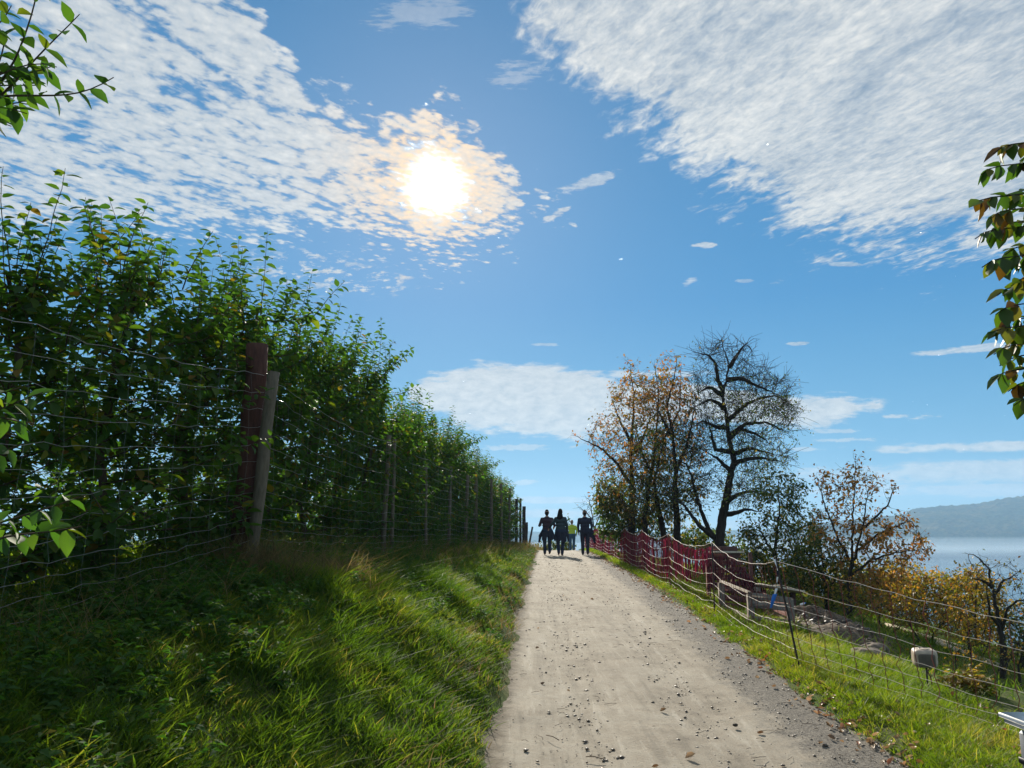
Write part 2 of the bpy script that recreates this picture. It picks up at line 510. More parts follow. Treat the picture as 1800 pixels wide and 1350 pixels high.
M['panel'] = plain('grey_panel', (.13, .105, .085), .5, var=.3, scale=9)
M['black'] = plain('black_plastic', (.015, .015, .015), .5)
M['white'] = plain('white_plastic', (.75, .75, .74), .4, var=.05)
M['steel'] = plain('grey_steel', (.20, .21, .22), .4, .4)
M['blue'] = plain('blue_tape', (.02, .16, .62), .5)
M['teal'] = plain('teal_plastic', (.03, .12, .09), .5)
M['skin'] = plain('skin', (.42, .25, .18), .55)
M['hair'] = plain('dark_hair', (.016, .010, .008), .95, spec=.05, scale=60)
M['navy'] = plain('navy_cloth', (.018, .022, .045), .85)
M['jeans'] = plain('dark_jeans', (.020, .032, .070), .85)
M['bluejeans'] = plain('blue_jeans', (.03, .08, .15), .85)
M['tshirt'] = plain('dark_shirt', (.050, .028, .040), .85)
M['shirt2'] = plain('dark_teal_shirt', (.030, .050, .062), .85)
M['shoe'] = plain('dark_shoe', (.05, .020, .02), .6)
M['shoe_sole'] = plain('shoe_sole', (.35, .30, .28), .7)
M['jacket_y'] = plain('yellow_green_jacket', (.42, .52, .03), .7)
M['grey_hair'] = plain('grey_brown_hair', (.14, .10, .08), .7)
M['rock'] = plain('rock', (.17, .13, .095), .9, var=.4, scale=9, bumpy=.6)
M['dirt'] = plain('heap_soil', (.115, .080, .052), .95, var=.6, scale=26, bumpy=1.0)
M['pebble'] = leaf_mat('pebble', [(0, (.05, .035, .025)), (.6, (.14, .11, .085)), (1, (.45, .40, .33))], 0.0)

# ------------------------------------------------------------------ terrain
_ty = np.arange(-60, 4000, 0.25)
_tz = np.interp(_ty, [-60, -10, 0, 4, 9, 14, 20, 31, 37, 43, 50, 60, 80, 140, 400, 1000, 4000],
                [-2.5, -.7, -.08, .03, .24, .42, .52, .62, .62, .42, -.15, -1.2, -4.0, -13, -48, -70, -75])
_k = np.exp(-0.5 * (np.arange(-12, 13) / 5.0) ** 2); _k /= _k.sum()
_tz = np.convolve(np.pad(_tz, 12, mode='edge'), _k, 'valid')
def zr(y): return np.interp(y, _ty, _tz)
def xl(y): return -0.19 + .043 * (np.minimum(y, 45) - 5.65)
def xr(y): return 2.56 + .028 * (np.minimum(y, 45) - 5.65)
def Bh(y): return np.interp(y, [-10, 0, 4, 7, 12, 20, 30, 40, 60], [.45, .56, .92, 1.04, .74, .56, .38, .18, .1])

def H(x, y, detail=True):
    x = np.asarray(x, float); y = np.asarray(y, float)
    c_ = zr(y)
    n = fbm(x * .9, y * .9, 3, 4) - .5
    n2 = fbm(x * 4, y * 4, 9, 3) - .5
    dl = xl(y) - x + (fbm(y * 1.3, y * 0 + 3.3, 21, 4) - .5) * .46
    dr = x - xr(y) + (fbm(y * 1.1, y * 0 + 7.7, 31, 3) - .5) * .25
    W = 2.0
    t = np.clip(dl / W, 0, 1)
    left = Bh(y) * (0.55 * sstep(t) + 0.45 * (1 - (1 - t) ** 2)) + .07 * sstep(dl / .18)
    left = left + n * .18 * sstep(dl / .8) + n2 * .06 * sstep(dl / .3)
    left = left - np.maximum(dl - 60, 0) * .012
    right = .045 * sstep(dr / .15) - .17 * np.maximum(dr - .45, 0) - .10 * np.maximum(dr - 4.5, 0) - .14 * np.maximum(dr - 10, 0)
    right = np.maximum(right, -75)
    right = right + n * np.clip(dr - .3, 0, 3) * .16 + n2 * .035 * sstep(dr / .3)
    inside = (dl <= 0) & (dr <= 0)
    h = np.where(dl > 0, left, np.where(dr > 0, right, -.03 * sstep(np.minimum(-dl, -dr) / .1)))
    return np.maximum(c_ + h, -72)

def grid_axis(segs):
    out = []
    for a, b, st in segs: out.append(np.arange(a, b, st))
    out.append([segs[-1][1]]); return np.concatenate(out)
xs = np.concatenate([-np.geomspace(3200, 6, 60)[:-1], np.arange(-6, 8, .12), np.geomspace(8, 3200, 80)])
ys = np.concatenate([np.linspace(-450, -12, 14)[:-1], np.arange(-12, 2, .8), np.arange(2, 18, .12), np.arange(18, 60, .35), np.geomspace(60, 4000, 70)])
gxm, gym = np.meshgrid(xs, ys)
gz = H(gxm, gym)
ny_, nx_ = gxm.shape
ii = (np.arange(ny_ - 1)[:, None] * nx_ + np.arange(nx_ - 1)[None, :])
F = np.stack([ii, ii + 1, ii + nx_ + 1, ii + nx_], -1).reshape(-1, 4)

m, t, b = mat_new('ground_earth_and_turf')
pos = position()
n1 = noise(pos, 1.3, 6, .6); n2 = noise(pos, 9, 5, .6); n3 = noise(pos, 60, 4, .65)
g_ = ramp(n1 * .5 + n2 * .35 + n3 * .3, [(.35, (.030, .055, .012)), (.5, (.055, .095, .016)), (.62, (.095, .11, .03)), (.78, (.15, .12, .065))])
t.links.new(g_, b.inputs['Base Color']); b.inputs['Roughness'].default_value = .95; b.inputs['Specular IOR Level'].default_value = .1
bump(n3 + n2, .7, .04, b)
M['ground'] = m
ground = mesh_np('ground', np.stack([gxm, gym, gz], -1).reshape(-1, 3), [F], M['ground'])
tag(ground, 'grassy earth of the bank, verge and slope', None, None, 'structure')

# the gravel path
ps = np.linspace(-.22, 1.22, 60); py_ = np.concatenate([np.arange(-8, 20, .08), np.arange(20, 62, .3)])
pu, pv = np.meshgrid(ps, py_)
pxx = xl(pv) + (xr(pv) - xl(pv)) * pu
rut = -.018 * np.exp(-((pu - .22) / .10) ** 2) - .018 * np.exp(-((pu - .64) / .10) ** 2) + .01 * np.exp(-((pu - .43) / .09) ** 2)
pz = zr(pv) + rut + (fbm(pxx * 3, pv * 3, 5, 4) - .5) * .022 + (fbm(pxx * 18, pv * 18, 8, 2) - .5) * .006 * (1 + 1.5 * (pu > .75))
ny2, nx2 = pu.shape
ii = (np.arange(ny2 - 1)[:, None] * nx2 + np.arange(nx2 - 1)[None, :])
F = np.stack([ii, ii + 1, ii + nx2 + 1, ii + nx2], -1).reshape(-1, 4)
m, t, b = mat_new('sandy_gravel')
pos = position(); ac = attr('across')
n1 = noise(pos, 1.1, 5, .6); n2 = noise(pos, 7, 6, .65); n3 = noise(pos, 55, 4, .7); n4 = noise(pos, 170, 2, .6)
sand = ramp(n1 * .35 + n2 * .4 + n3 * .3, [(.34, (.15, .125, .095)), (.48, (.29, .245, .185)), (.62, (.38, .335, .265)), (.74, (.46, .41, .33))])
grv = ramp(n3 * .55 + n4 * .5, [(.36, (.028, .024, .020)), (.5, (.105, .092, .076)), (.60, (.25, .22, .18)), (.74, (.5, .45, .38))])
sh = smooth(ac + (n1 - .5) * .22 + (n2 - .5) * .28, .74, .86)
mpp = t.nodes.new('ShaderNodeMapping'); mpp.inputs['Scale'].default_value = (6, .55, 1); t.links.new(pos, mpp.inputs[0])
stk = noise(mpp.outputs[0], 1.6, 6, .65, .4)
sand = mixc(smooth(stk + (n3 - .5) * .35, .50, .68) * .55, sand, (.17, .145, .11))
sand = mixc(smooth(stk + (n2 - .5) * .3, .30, .46) * -.6 + .6, sand, (.47, .42, .34))
base = mixc(sh, sand, grv)
# darker grit concentrated along bands between the wheel tracks
spk = smooth(n3 * .6 + n4 * .4 + (n2 - .5) * .3 + ((ac - .30).abs().min((ac - .62).abs()) * -.16), .57, .64)
base = mixc(spk * .85, base, (.075, .058, .042))
dirt = smooth((0.07 - ac) + (n2 - .5) * .12, 0, .05)
base = mixc(dirt * .8, base, (.10, .075, .045))
t.links.new(base, b.inputs['Base Color']); b.inputs['Roughness'].default_value = .92; b.inputs['Specular IOR Level'].default_value = .2
bump(n3 * .5 + n4 * .3 + n2 * .6, .55, .025, b)
M['path'] = m
path = mesh_np('gravel_path', np.stack([pxx, pv, pz], -1).reshape(-1, 3), [F], M['path'], attrs={'across': pu.ravel()})
tag(path, 'sandy gravel path climbing to the crest', None, None, 'structure')

# lake
LZ = -50.0
m, t, b = mat_new('lake_water')
b.inputs['Base Color'].default_value = (.05, .09, .12, 1); b.inputs['Roughness'].default_value = .18
b.inputs['Specular IOR Level'].default_value = .6
mp = t.nodes.new('ShaderNodeMapping'); mp.inputs['Scale'].default_value = (.06, .25, 1); t.links.new(position(), mp.inputs[0])
nn = noise(mp.outputs[0], 1.0, 6, .6)
bump(nn, .35, 1.2, b)
lake = mesh_np('lake', [(-3000, 100, LZ), (3200, 100, LZ), (3200, 3900, LZ), (-3000, 3900, LZ)], [np.array([[0, 1, 2, 3]])], m)
tag(lake, 'calm blue lake below the slope', None, None, 'structure')

# far wooded shore
m, t, b = mat_new('distant_forest')
pos = position()
n1 = noise(pos, .010, 5, .6); n2 = noise(pos, .06, 4, .65); n3 = noise(pos, .25, 2)
t.links.new(ramp(n1 * .4 + n2 * .4 + n3 * .25, [(.36, (.014, .026, .014)), (.5, (.045, .060, .022)), (.60, (.13, .10, .035)), (.72, (.22, .18, .07))]), b.inputs['Base Color'])
b.inputs['Roughness'].default_value = 1; b.inputs['Specular IOR Level'].default_value = 0
M['forest'] = m
def hill(name, D, prof, depth, nx3, ny3, seed, label, bumpA=9):
    pxs = np.linspace(prof[0][0], prof[-1][0], nx3); vs = np.linspace(0, 1, ny3)
    pp, vv_ = np.meshgrid(pxs, vs)
    top = np.interp(pp, [q[0] for q in prof], [q[1] for q in prof])
    shape = vv_ ** .62
    yy = D + depth * vv_ + 60 * fbm(pp * .01, vv_ * 2, seed) 
    Zt = np.array([G(900, a)[1] for a in top.ravel()]).reshape(top.shape)
    topz = EYE + Zt * (D + depth)
    xx = (pp - CX) / (FOC * cp - (CY - 900) * sp) * yy
    rel = (topz - LZ)
    folds = 1 + .26 * (fbm(xx * .0045 + yy * .001, yy * .002, seed + 3, 4) - .5) * (1 - vv_) * 4
    zz = LZ - 4 + rel * shape * np.clip(folds, .4, 1.5)
    zz = np.minimum(zz, LZ + rel * (0.35 + .65 * vv_) + 2)
    zz = zz + (fbm(xx / 11, yy / 9, seed + 5, 3) - .3) * bumpA * sstep(rel / 25) * sstep(vv_ * 12)
    ii = (np.arange(ny3 - 1)[:, None] * nx3 + np.arange(nx3 - 1)[None, :])
    F_ = np.stack([ii, ii + 1, ii + nx3 + 1, ii + nx3], -1).reshape(-1, 4)
    o = mesh_np(name, np.stack([xx, yy, zz], -1).reshape(-1, 3), [F_], M['forest'])
    return tag(o, label, None, None, 'structure')
hill('hills', 1780, [(1290, 955), (1360, 932), (1420, 921), (1500, 912), (1590, 903), (1604, 893), (1650, 888), (1720, 883), (1765, 874), (1800, 870), (1860, 862), (2000, 850), (2300, 838), (2800, 850)],
     430, 620, 110, 11, 'long wooded hill across the lake')
hill('distant_hills', 3000, [(500, 958), (700, 945), (850, 938), (930, 933), (1000, 936), (1100, 931), (1200, 936), (1300, 930), (1450, 928), (1600, 935)],
     400, 160, 30, 41, 'low blue hills on the horizon', 6)

# ------------------------------------------------------------------ foliage primitives
def unit(a): return a / (np.linalg.norm(a, axis=-1, keepdims=True) + 1e-12)
def leaves_geo(pos, d, nrm, L, wr=0.5, curl=0.25, fold=0.15, detail=2):
    """leaf blades: pos (N,3) base, d axis, nrm up; returns V, faces list"""
    N = len(pos); d = unit(d); s = unit(np.cross(d, nrm)); n = np.cross(s, d)
    L = np.broadcast_to(np.asarray(L, float), (N,))[:, None]
    wr = np.broadcast_to(np.asarray(wr, float), (N,))[:, None]
    def pt(a, w, u): return pos + d * L * a + s * L * wr * w + n * L * u
    if detail == 3:
        st = [(.12, .26), (.36, .48), (.64, .42), (.86, .20)]; cols = [pt(0, 0, 0)]
        for a, w in st: cz = -curl * a * a; cols += [pt(a, w, fold * w * 1.1 + cz), pt(a, 0, cz - .03), pt(a, -w, fold * w * 1.1 + cz)]
        cols.append(pt(1.03, 0, -curl * 1.05)); V = np.stack(cols, 1).reshape(-1, 3); o = (np.arange(N) * 14)[:, None]
        T = np.concatenate([o + np.array([q]) for q in ((0, 2, 1), (0, 3, 2), (10, 11, 13), (11, 12, 13))])
        Q = np.concatenate([o + np.array([[b, b + 1, b + 4, b + 3]]) for b in (1, 4, 7)] + [o + np.array([[b + 1, b + 2, b + 5, b + 4]]) for b in (1, 4, 7)])
        return V, [T, Q], 14
    if detail == 2:
        V = np.stack([pt(0, 0, 0), pt(.28, .42, fold * .5), pt(.28, 0, -.02), pt(.28, -.42, fold * .5),
                      pt(.66, .40, fold * .45 - curl * .35), pt(.66, 0, -curl * .35 - .04), pt(.66, -.40, fold * .45 - curl * .35), pt(.97, 0, -curl)], 1).reshape(-1, 3)
        o = (np.arange(N) * 8)[:, None]
        T = np.concatenate([o + np.array([[0, 2, 1]]), o + np.array([[0, 3, 2]]), o + np.array([[4, 5, 7]]), o + np.array([[5, 6, 7]])])
        Q = np.concatenate([o + np.array([[1, 2, 5, 4]]), o + np.array([[2, 3, 6, 5]])])
        return V, [T, Q], 8
    V = np.stack([pt(0, 0, 0), pt(.45, .45, fold * .5), pt(.5, 0, -.03), pt(.45, -.45, fold * .5), pt(1, 0, -curl)], 1).reshape(-1, 3)
    o = (np.arange(N) * 5)[:, None]
    T = np.concatenate([o + np.array([[0, 2, 1]]), o + np.array([[0, 3, 2]]), o + np.array([[1, 2, 4]]), o + np.array([[2, 3, 4]])])
    return V, [T], 5

def leaf_obj(name, pos, d, nrm, L, mat, parent, tint, wr=0.5, curl=0.25, detail=2, fold=0.15):
    V, F, k = leaves_geo(np.asarray(pos), np.asarray(d), np.asarray(nrm), L, wr, curl, fold, detail)
    return mesh_np(name, V, F, mat, parent, np.repeat(tint, k))

def blades_geo(pos, h, w, lean, az, bend):
    """grass blades, 3 segments"""
    N = len(pos); up = np.array([0, 0, 1.0])
    ld = np.stack([np.cos(az), np.sin(az), np.zeros(N)], 1)
    rot = rng.uniform(0, 2 * np.pi, N)
    sd_ = np.stack([np.cos(rot), np.sin(rot), np.zeros(N)], 1)
    def pt(t, wf, sgn):
        c_ = pos + up * (h * (t - .35 * bend * t * t))[:, None] + ld * (h * (lean * t + bend * t * t))[:, None]
        return c_ + sd_ * (w * wf * sgn)[:, None]
    V = np.stack([pt(0, 1, -1), pt(0, 1, 1), pt(.38, .9, -1), pt(.38, .9, 1), pt(.74, .6, -1), pt(.74, .6, 1), pt(1, 0, 1)], 1).reshape(-1, 3)
    o = (np.arange(N) * 7)[:, None]
    Q = np.concatenate([o + np.array([[0, 1, 3, 2]]), o + np.array([[2, 3, 5, 4]])])
    return V, [Q, o + np.array([[4, 5, 6]])], 7

def rand_dirs(n, up=0.0):
    v = rng.normal(size=(n, 3)); v[:, 2] += up; return unit(v)

# ------------------------------------------------------------------ orchard trees
def orchard_variant(seed):
    """returns wood builder, leaf arrays for a slender spindle apple tree about 4 m tall"""
    rs = np.random.default_rng(seed)
    wood = MB(); LP, LD, LN, LL, LT = [], [], [], [], []
    hgt = 3.0
    tr = np.array([[rs.normal() * .05 * (i > 0), rs.normal() * .05 * (i > 0), hgt * i / 7] for i in range(8)])
    wood.tube(tr, np.linspace(.042, .014, 8), 7)
    def shoot(p0, d, L, r0=.006, dens=.032, lsz=.105, wob=.12):
        n = max(3, int(L / .09)); pts = [p0]; dd = d / np.linalg.norm(d)
        for i in range(n):
            dd = dd + np.array([rs.normal() * wob, rs.normal() * wob, .06]); dd /= np.linalg.norm(dd)
            pts.append(pts[-1] + dd * L / n)
        pts = np.array(pts)
        wood.tube(pts, np.linspace(r0, .0018, len(pts)), 4, caps=False)
        nl = int(L / dens); ang = rs.uniform(0, 6.28)
        for k in range(nl):
            t = (k + .5 + rs.uniform(-.3, .3)) / nl * (len(pts) - 1.001); i = int(t); f = t - i
            p = pts[i] * (1 - f) + pts[i + 1] * f; ax = pts[i + 1] - pts[i]; ax /= np.linalg.norm(ax)
            ang += 2.4
            a = np.cross(ax, [0.3, .2, 1.0]); a /= np.linalg.norm(a) + 1e-9; b_ = np.cross(ax, a)
            out = math.cos(ang) * a + math.sin(ang) * b_
            dl_ = ax * rs.uniform(.15, .7) + out + np.array([0, 0, rs.uniform(-.55, .15)])
            LP.append(p + out * .012); LD.append(dl_); LN.append(np.array([rs.normal() * .35, rs.normal() * .35, 1.0]))
            LL.append(lsz * 1.12 * rs.uniform(.55, 1.2) * (1 - .25 * (k / nl))); LT.append(rs.beta(2, 2.2) if rs.random() > .06 else rs.uniform(.85, 1))
        return pts
    for k in range(36):
        z = .15 + (hgt - .28) * (k / 35) ** 1.1
        az = k * 2.4 + rs.normal() * .3
        L = rs.uniform(.6, 1.15) * (1.12 - .38 * z / hgt)
        p0 = np.array([np.interp(z, tr[:, 2], tr[:, 0]), np.interp(z, tr[:, 2], tr[:, 1]), z])
        d = np.array([math.cos(az), math.sin(az), rs.uniform(-.25 - .3 * (z < .9), .45)])
        limb = shoot(p0, d, L, .011, .026)
        for q in range(rs.integers(4, 7)):
            i = rs.integers(1, len(limb)); az2 = az + rs.normal() * .9
            d2 = np.array([math.cos(az2) * .6, math.sin(az2) * .6, rs.uniform(.1, 1.3)])
            shoot(limb[i], d2, rs.uniform(.2, .6), .005, .027)
    for k in range(16):     # long upright water shoots
        z = rs.uniform(hgt * .72, hgt); az = rs.uniform(0, 6.28)
        p0 = np.array([0, 0, z]) + np.array([math.cos(az), math.sin(az), 0]) * rs.uniform(0, .45)
        shoot(p0, np.array([math.cos(az) * .22, math.sin(az) * .22, 1.0]), rs.uniform(.55, 1.40), .006, .034, .105, .06)
    return wood, np.array(LP), np.array(LD), np.array(LN), np.array(LL), np.array(LT)

def xf(y): return -2.3 + .09 * (y - 7)
variants = []
for vi in range(5):
    wood, LP, LD, LN, LL, LT = orchard_variant(100 + vi)
    vo = empty('apple_tree', (0, 0, 0), None, 'tree')
    wood.build('trunk', M['twig'], vo)
    leaf_obj('crown', LP, LD, LN, LL, M['apple_leaf'], vo, LT, wr=.60, curl=.3, detail=3)
    variants.append(vo)
def copy_tree(o, parent=None):
    c_ = o.copy(); COL.objects.link(c_)
    if parent is not None: c_.parent = parent
    for ch in o.children:
        copy_tree(ch, c_)
    return c_
used_var = set()
def place_variant(i, loc, rz_, sc, label, group):
    src = variants[i % 5]
    kids = list(src.children)
    if i % 5 in used_var:
        o = src.copy(); COL.objects.link(o)
        for ch in kids:
            k = ch.copy(); COL.objects.link(k); k.parent = o
    else:
        o = src; used_var.add(i % 5)
    o.location = tuple(loc); o.rotation_euler = (0, 0, rz_); o.scale = sc
    tag(o, label, 'tree', group)
    return o
prof_y = [2, 4.5, 6.5, 8.8, 10, 11.8, 14, 16, 18.4, 21, 28, 36, 40]
prof_z = [4.3, 4.4, 5.15, 4.75, 4.7, 5.35, 4.95, 4.75, 4.8, 4.8, 4.35, 3.8, 3.4]
row_y = []
yy = 4.9
while yy < 38: row_y.append(yy); yy += 1.12 + rng.uniform(-.12, .12)
order = ['first', 'second', 'third', 'fourth', 'fifth', 'sixth', 'seventh', 'eighth', 'ninth', 'tenth', 'eleventh', 'twelfth', 'thirteenth', 'fourteenth',
         'fifteenth', 'sixteenth', 'seventeenth', 'eighteenth', 'nineteenth', 'twentieth', 'twenty-first', 'twenty-second', 'twenty-third', 'twenty-fourth',
         'twenty-fifth', 'twenty-sixth', 'twenty-seventh', 'twenty-eighth', 'twenty-ninth', 'thirtieth', 'thirty-first', 'thirty-second']
for k, y in enumerate(row_y):
    x = xf(y) - .80 + rng.uniform(-.12, .12)
    g = float(H(x, y)) - .05
    top = np.interp(y, prof_y, prof_z) + (rng.uniform(-.85, .30) if y < 9 else rng.uniform(-.45, .12))
    sc = (top - g) / 3.95
    if k == 0: lab = 'leafy apple tree behind the wires nearest the left edge of the photo'
    elif k == 1: lab = 'tall leafy apple tree with upright shoots, left of the thick brown post'
    elif k == 2: lab = 'leafy apple tree directly behind the thick brown fence post'
    elif k < 12: lab = f'tall leafy apple tree behind the wire fence, {order[k-3]} beyond the thick brown post'
    elif k < 20: lab = f'far leafy apple tree of the front row, {order[k-3]} beyond the thick brown post'
    else: lab = 'far apple tree merging into the hedge-like row along the wire fence'
    place_variant(k, (x, y, g), rng.uniform(0, 6.28), (1.0 + .12 * rng.normal() * .5, 1.0, sc), lab, 'apple trees in the row along the fence')
for k, y in enumerate(np.arange(3.5, 40, 2.6)):
    x = xf(y) - 4.3 + rng.uniform(-.2, .2)
    g = float(H(x, y)) - .05
    place_variant(k + 3, (x, y, g), rng.uniform(0, 6.28), (1.1, 1.1, rng.uniform(.62, .80)), 'apple tree of the second orchard row, glimpsed through the front row of trees', 'apple trees in the second row')

# near tree just left of the frame whose branches reach into the picture
def pline(pts, y, dy=0.0):
    n = len(pts); return np.array([P(a, b_, y + dy * i / max(1, n - 1)) for i, (a, b_) in enumerate(pts)])
def resample(pts, step):
    pts = np.asarray(pts, float); seg = np.linalg.norm(np.diff(pts, axis=0), axis=1); c_ = np.concatenate([[0], np.cumsum(seg)])
    n = max(2, int(c_[-1] / step) + 1); t = np.linspace(0, c_[-1], n)
    # gentle smoothing through catmull-like interpolation
    return np.stack([np.interp(t, c_, pts[:, i]) for i in range(3)], 1)
def leafy_branch(wood, arr, pts, r0, lsz, spacing, rs, droop=.35, start=.1, r1=.002, n_at=1, tintf=None, sides=5):
    p = resample(pts, .05)
    p[1:-1] = p[1:-1] * .5 + (p[:-2] + p[2:]) * .25
    wood.tube(p, np.linspace(r0, r1, len(p)), sides, caps=False)
    L = np.linalg.norm(np.diff(p, axis=0), axis=1).sum(); n = max(2, int(L * (1 - start) / spacing)); ang = rs.uniform(0, 6.28)
    for k in range(n):
        t = (start + (1 - start) * (k + 1) / n) * (len(p) - 1.001); i = int(t); q = p[i]; ax = p[min(i + 1, len(p) - 1)] - p[max(i - 1, 0)]; ax /= np.linalg.norm(ax) + 1e-9
        for _ in range(n_at):
            ang += 2.4
            a = np.cross(ax, [.2, .3, 1.]); a /= np.linalg.norm(a); b_ = np.cross(ax, a)
            out = math.cos(ang) * a + math.sin(ang) * b_
            d_ = ax * rs.uniform(.2, .9) + out * .9 + np.array([0, 0, -droop * rs.uniform(.3, 1.4)])
            arr[0].append(q); arr[1].append(d_); arr[2].append(np.array([rs.normal() * .5, rs.normal() * .5 - .3, 1.0]))
            arr[3].append(lsz * rs.uniform(.65, 1.15)); arr[4].append(tintf() if tintf else rs.beta(2, 2.2))

rs = np.random.default_rng(5)
tx_, tyy = -3.25, 3.1
tg = float(H(tx_, tyy)) - .05
nt = empty('apple_tree', (tx_, tyy, tg), 'near apple tree whose leafy branches reach in at the top left corner', 'tree')
wood = MB(); arr = [[], [], [], [], []]
tp = np.array([tx_, tyy, tg])
trunk = np.array([[0, 0, 0], [.05, 0, .9], [-.03, .03, 1.8], [.08, 0, 2.6], [.12, .05, 3.2]])
wood.tube(trunk, [.07, .06, .05, .035, .02], 8)
def br(pts, y, dy, root, **kw):
    q = pline(pts, y, dy) - tp
    q = np.concatenate([[trunk[0] * 0 + np.array(root)], q])
    leafy_branch(wood, arr, q, kw.pop('r0', .012), kw.pop('lsz', .084), kw.pop('spacing', .035)*.85, rs, **kw)
up = (.08, 0, 2.3)
br([(-90, 250), (-20, 175), (25, 110), (45, 60), (62, 5), (70, -60)], 2.9, -.1, up, start=.5, spacing=.05)
br([(-60, 230), (20, 150), (62, 104), (95, 70), (128, 38), (140, 25)], 2.9, 0, up, start=.45, spacing=.045)
br([(-80, 190), (0, 168), (60, 168), (110, 168), (150, 162), (180, 148), (200, 136)], 2.85, 0, up, start=.4, spacing=.04)
br([(-80, 150), (-30, 130), (10, 125), (60, 130), (95, 115)], 2.9, .1, up, start=.3, spacing=.022)
br([(-80, 200), (-20, 185), (20, 190), (48, 200)], 2.8, .1, up, start=.3, spacing=.028)
br([(-90, 210), (-30, 205), (5, 215), (20, 222)], 2.85, .1, up, start=.3, spacing=.025)
br([(-90, 90), (-40, 60), (0, 45), (20, 10)], 2.9, .1, (.12, .05, 3.0), start=.3, spacing=.04)
br([(-80, 160), (-20, 150), (30, 150), (70, 150)], 3.0, .1, up, start=.3, spacing=.018)
br([(-70, 230), (-30, 175), (-5, 120), (10, 75), (-5, 40)], 2.95, .1, up, start=.35, spacing=.03)
br([(-80, 170), (-20, 140), (30, 118), (72, 108), (100, 118)], 2.8, .1, up, start=.4, spacing=.026)
br([(-80, 215), (-40, 200), (0, 190), (30, 175), (55, 185)], 3.0, .1, up, start=.35, spacing=.022)
# low branches poking through the wires
for pts in ([(-120, 760), (-60, 740), (0, 720), (45, 700), (75, 690)], [(-120, 820), (-50, 810), (0, 795), (40, 780)], [(-120, 700), (-40, 720), (20, 740), (60, 745)],
            [(-120, 960), (-20, 925), (60, 900), (110, 885), (150, 870)], [(-120, 720), (-40, 700), (10, 690), (40, 680)],
            [(-120, 980), (20, 940), (90, 935), (145, 925)]):
    br(pts, 2.5, 0, (.05, 0, 1.0), start=.6, spacing=.03, lsz=.078, droop=.6)
wood.build('trunk', M['twig'], nt)
leaf_obj('crown', arr[0], arr[1], arr[2], np.array(arr[3]), M['apple_leaf'], nt, np.array(arr[4]), wr=.60, curl=.28, detail=3)

# walnut-like branch hanging in from the right
rs = np.random.default_rng(15)
wx, wy = 3.75, 3.3
wg = float(H(wx, wy)) - .1
wn = empty('walnut_tree', (wx, wy, wg), 'tree hanging green and brown leaves into the upper right edge', 'tree')
wood = MB(); arr = [[], [], [], [], []]
tp = np.array([wx, wy, wg])
trunk = np.array([[0, 0, 0], [-.05, .05, 1.2], [0, 0, 2.4], [-.1, 0, 3.4], [-.05, 0, 4.4]])
wood.tube(trunk, [.14, .12, .10, .07, .03], 9)
def tw(): return float(np.clip(rs.choice([rs.uniform(.05, .5), rs.uniform(.4, .75), rs.uniform(.75, 1)], p=[.55, .33, .12]), 0, 1))
rows = [(262, 1745, 3.2), (300, 1722, 3.0), (275, 1790, 3.0), (345, 1755, 3.1), (355, 1706, 2.9), (378, 1735, 2.9), (400, 1740, 3.0), (412, 1712, 3.0), (440, 1765, 3.1), (462, 1724, 2.9), (470, 1750, 3.0),
        (495, 1775, 3.0), (512, 1750, 3.1), (545, 1748, 2.9), (570, 1752, 3.0), (585, 1730, 2.9), (600, 1765, 3.1), (615, 1745, 2.9), (635, 1755, 3.0), (660, 1742, 2.9), (680, 1770, 3.0), (705, 1780, 2.9)]
for (py0, px1, y_) in rows:
    zz = 1.9 + (700 - py0) / 450 * 1.6
    q = np.array([P(1990, py0 - 50, y_ + .25), P(1900, py0 - 35, y_ + .1), P((1880 + px1) / 2 + 10, py0 - 14, y_), P(px1 + 14, py0 - 6, y_), P(px1 + 2, py0 + 8, y_)]) - tp
    q = np.concatenate([[[-.03, 0, min(4.2, zz + .35)]], q])
    leafy_branch(wood, arr, q, .012, .076, .019, rs, droop=1.3, start=.58, tintf=tw)
wood.build('trunk', M['bark'], wn)
leaf_obj('crown', arr[0], arr[1], arr[2], np.array(arr[3]), M['walnut_leaf'], wn, np.array(arr[4]), wr=.66, curl=.22, detail=3)

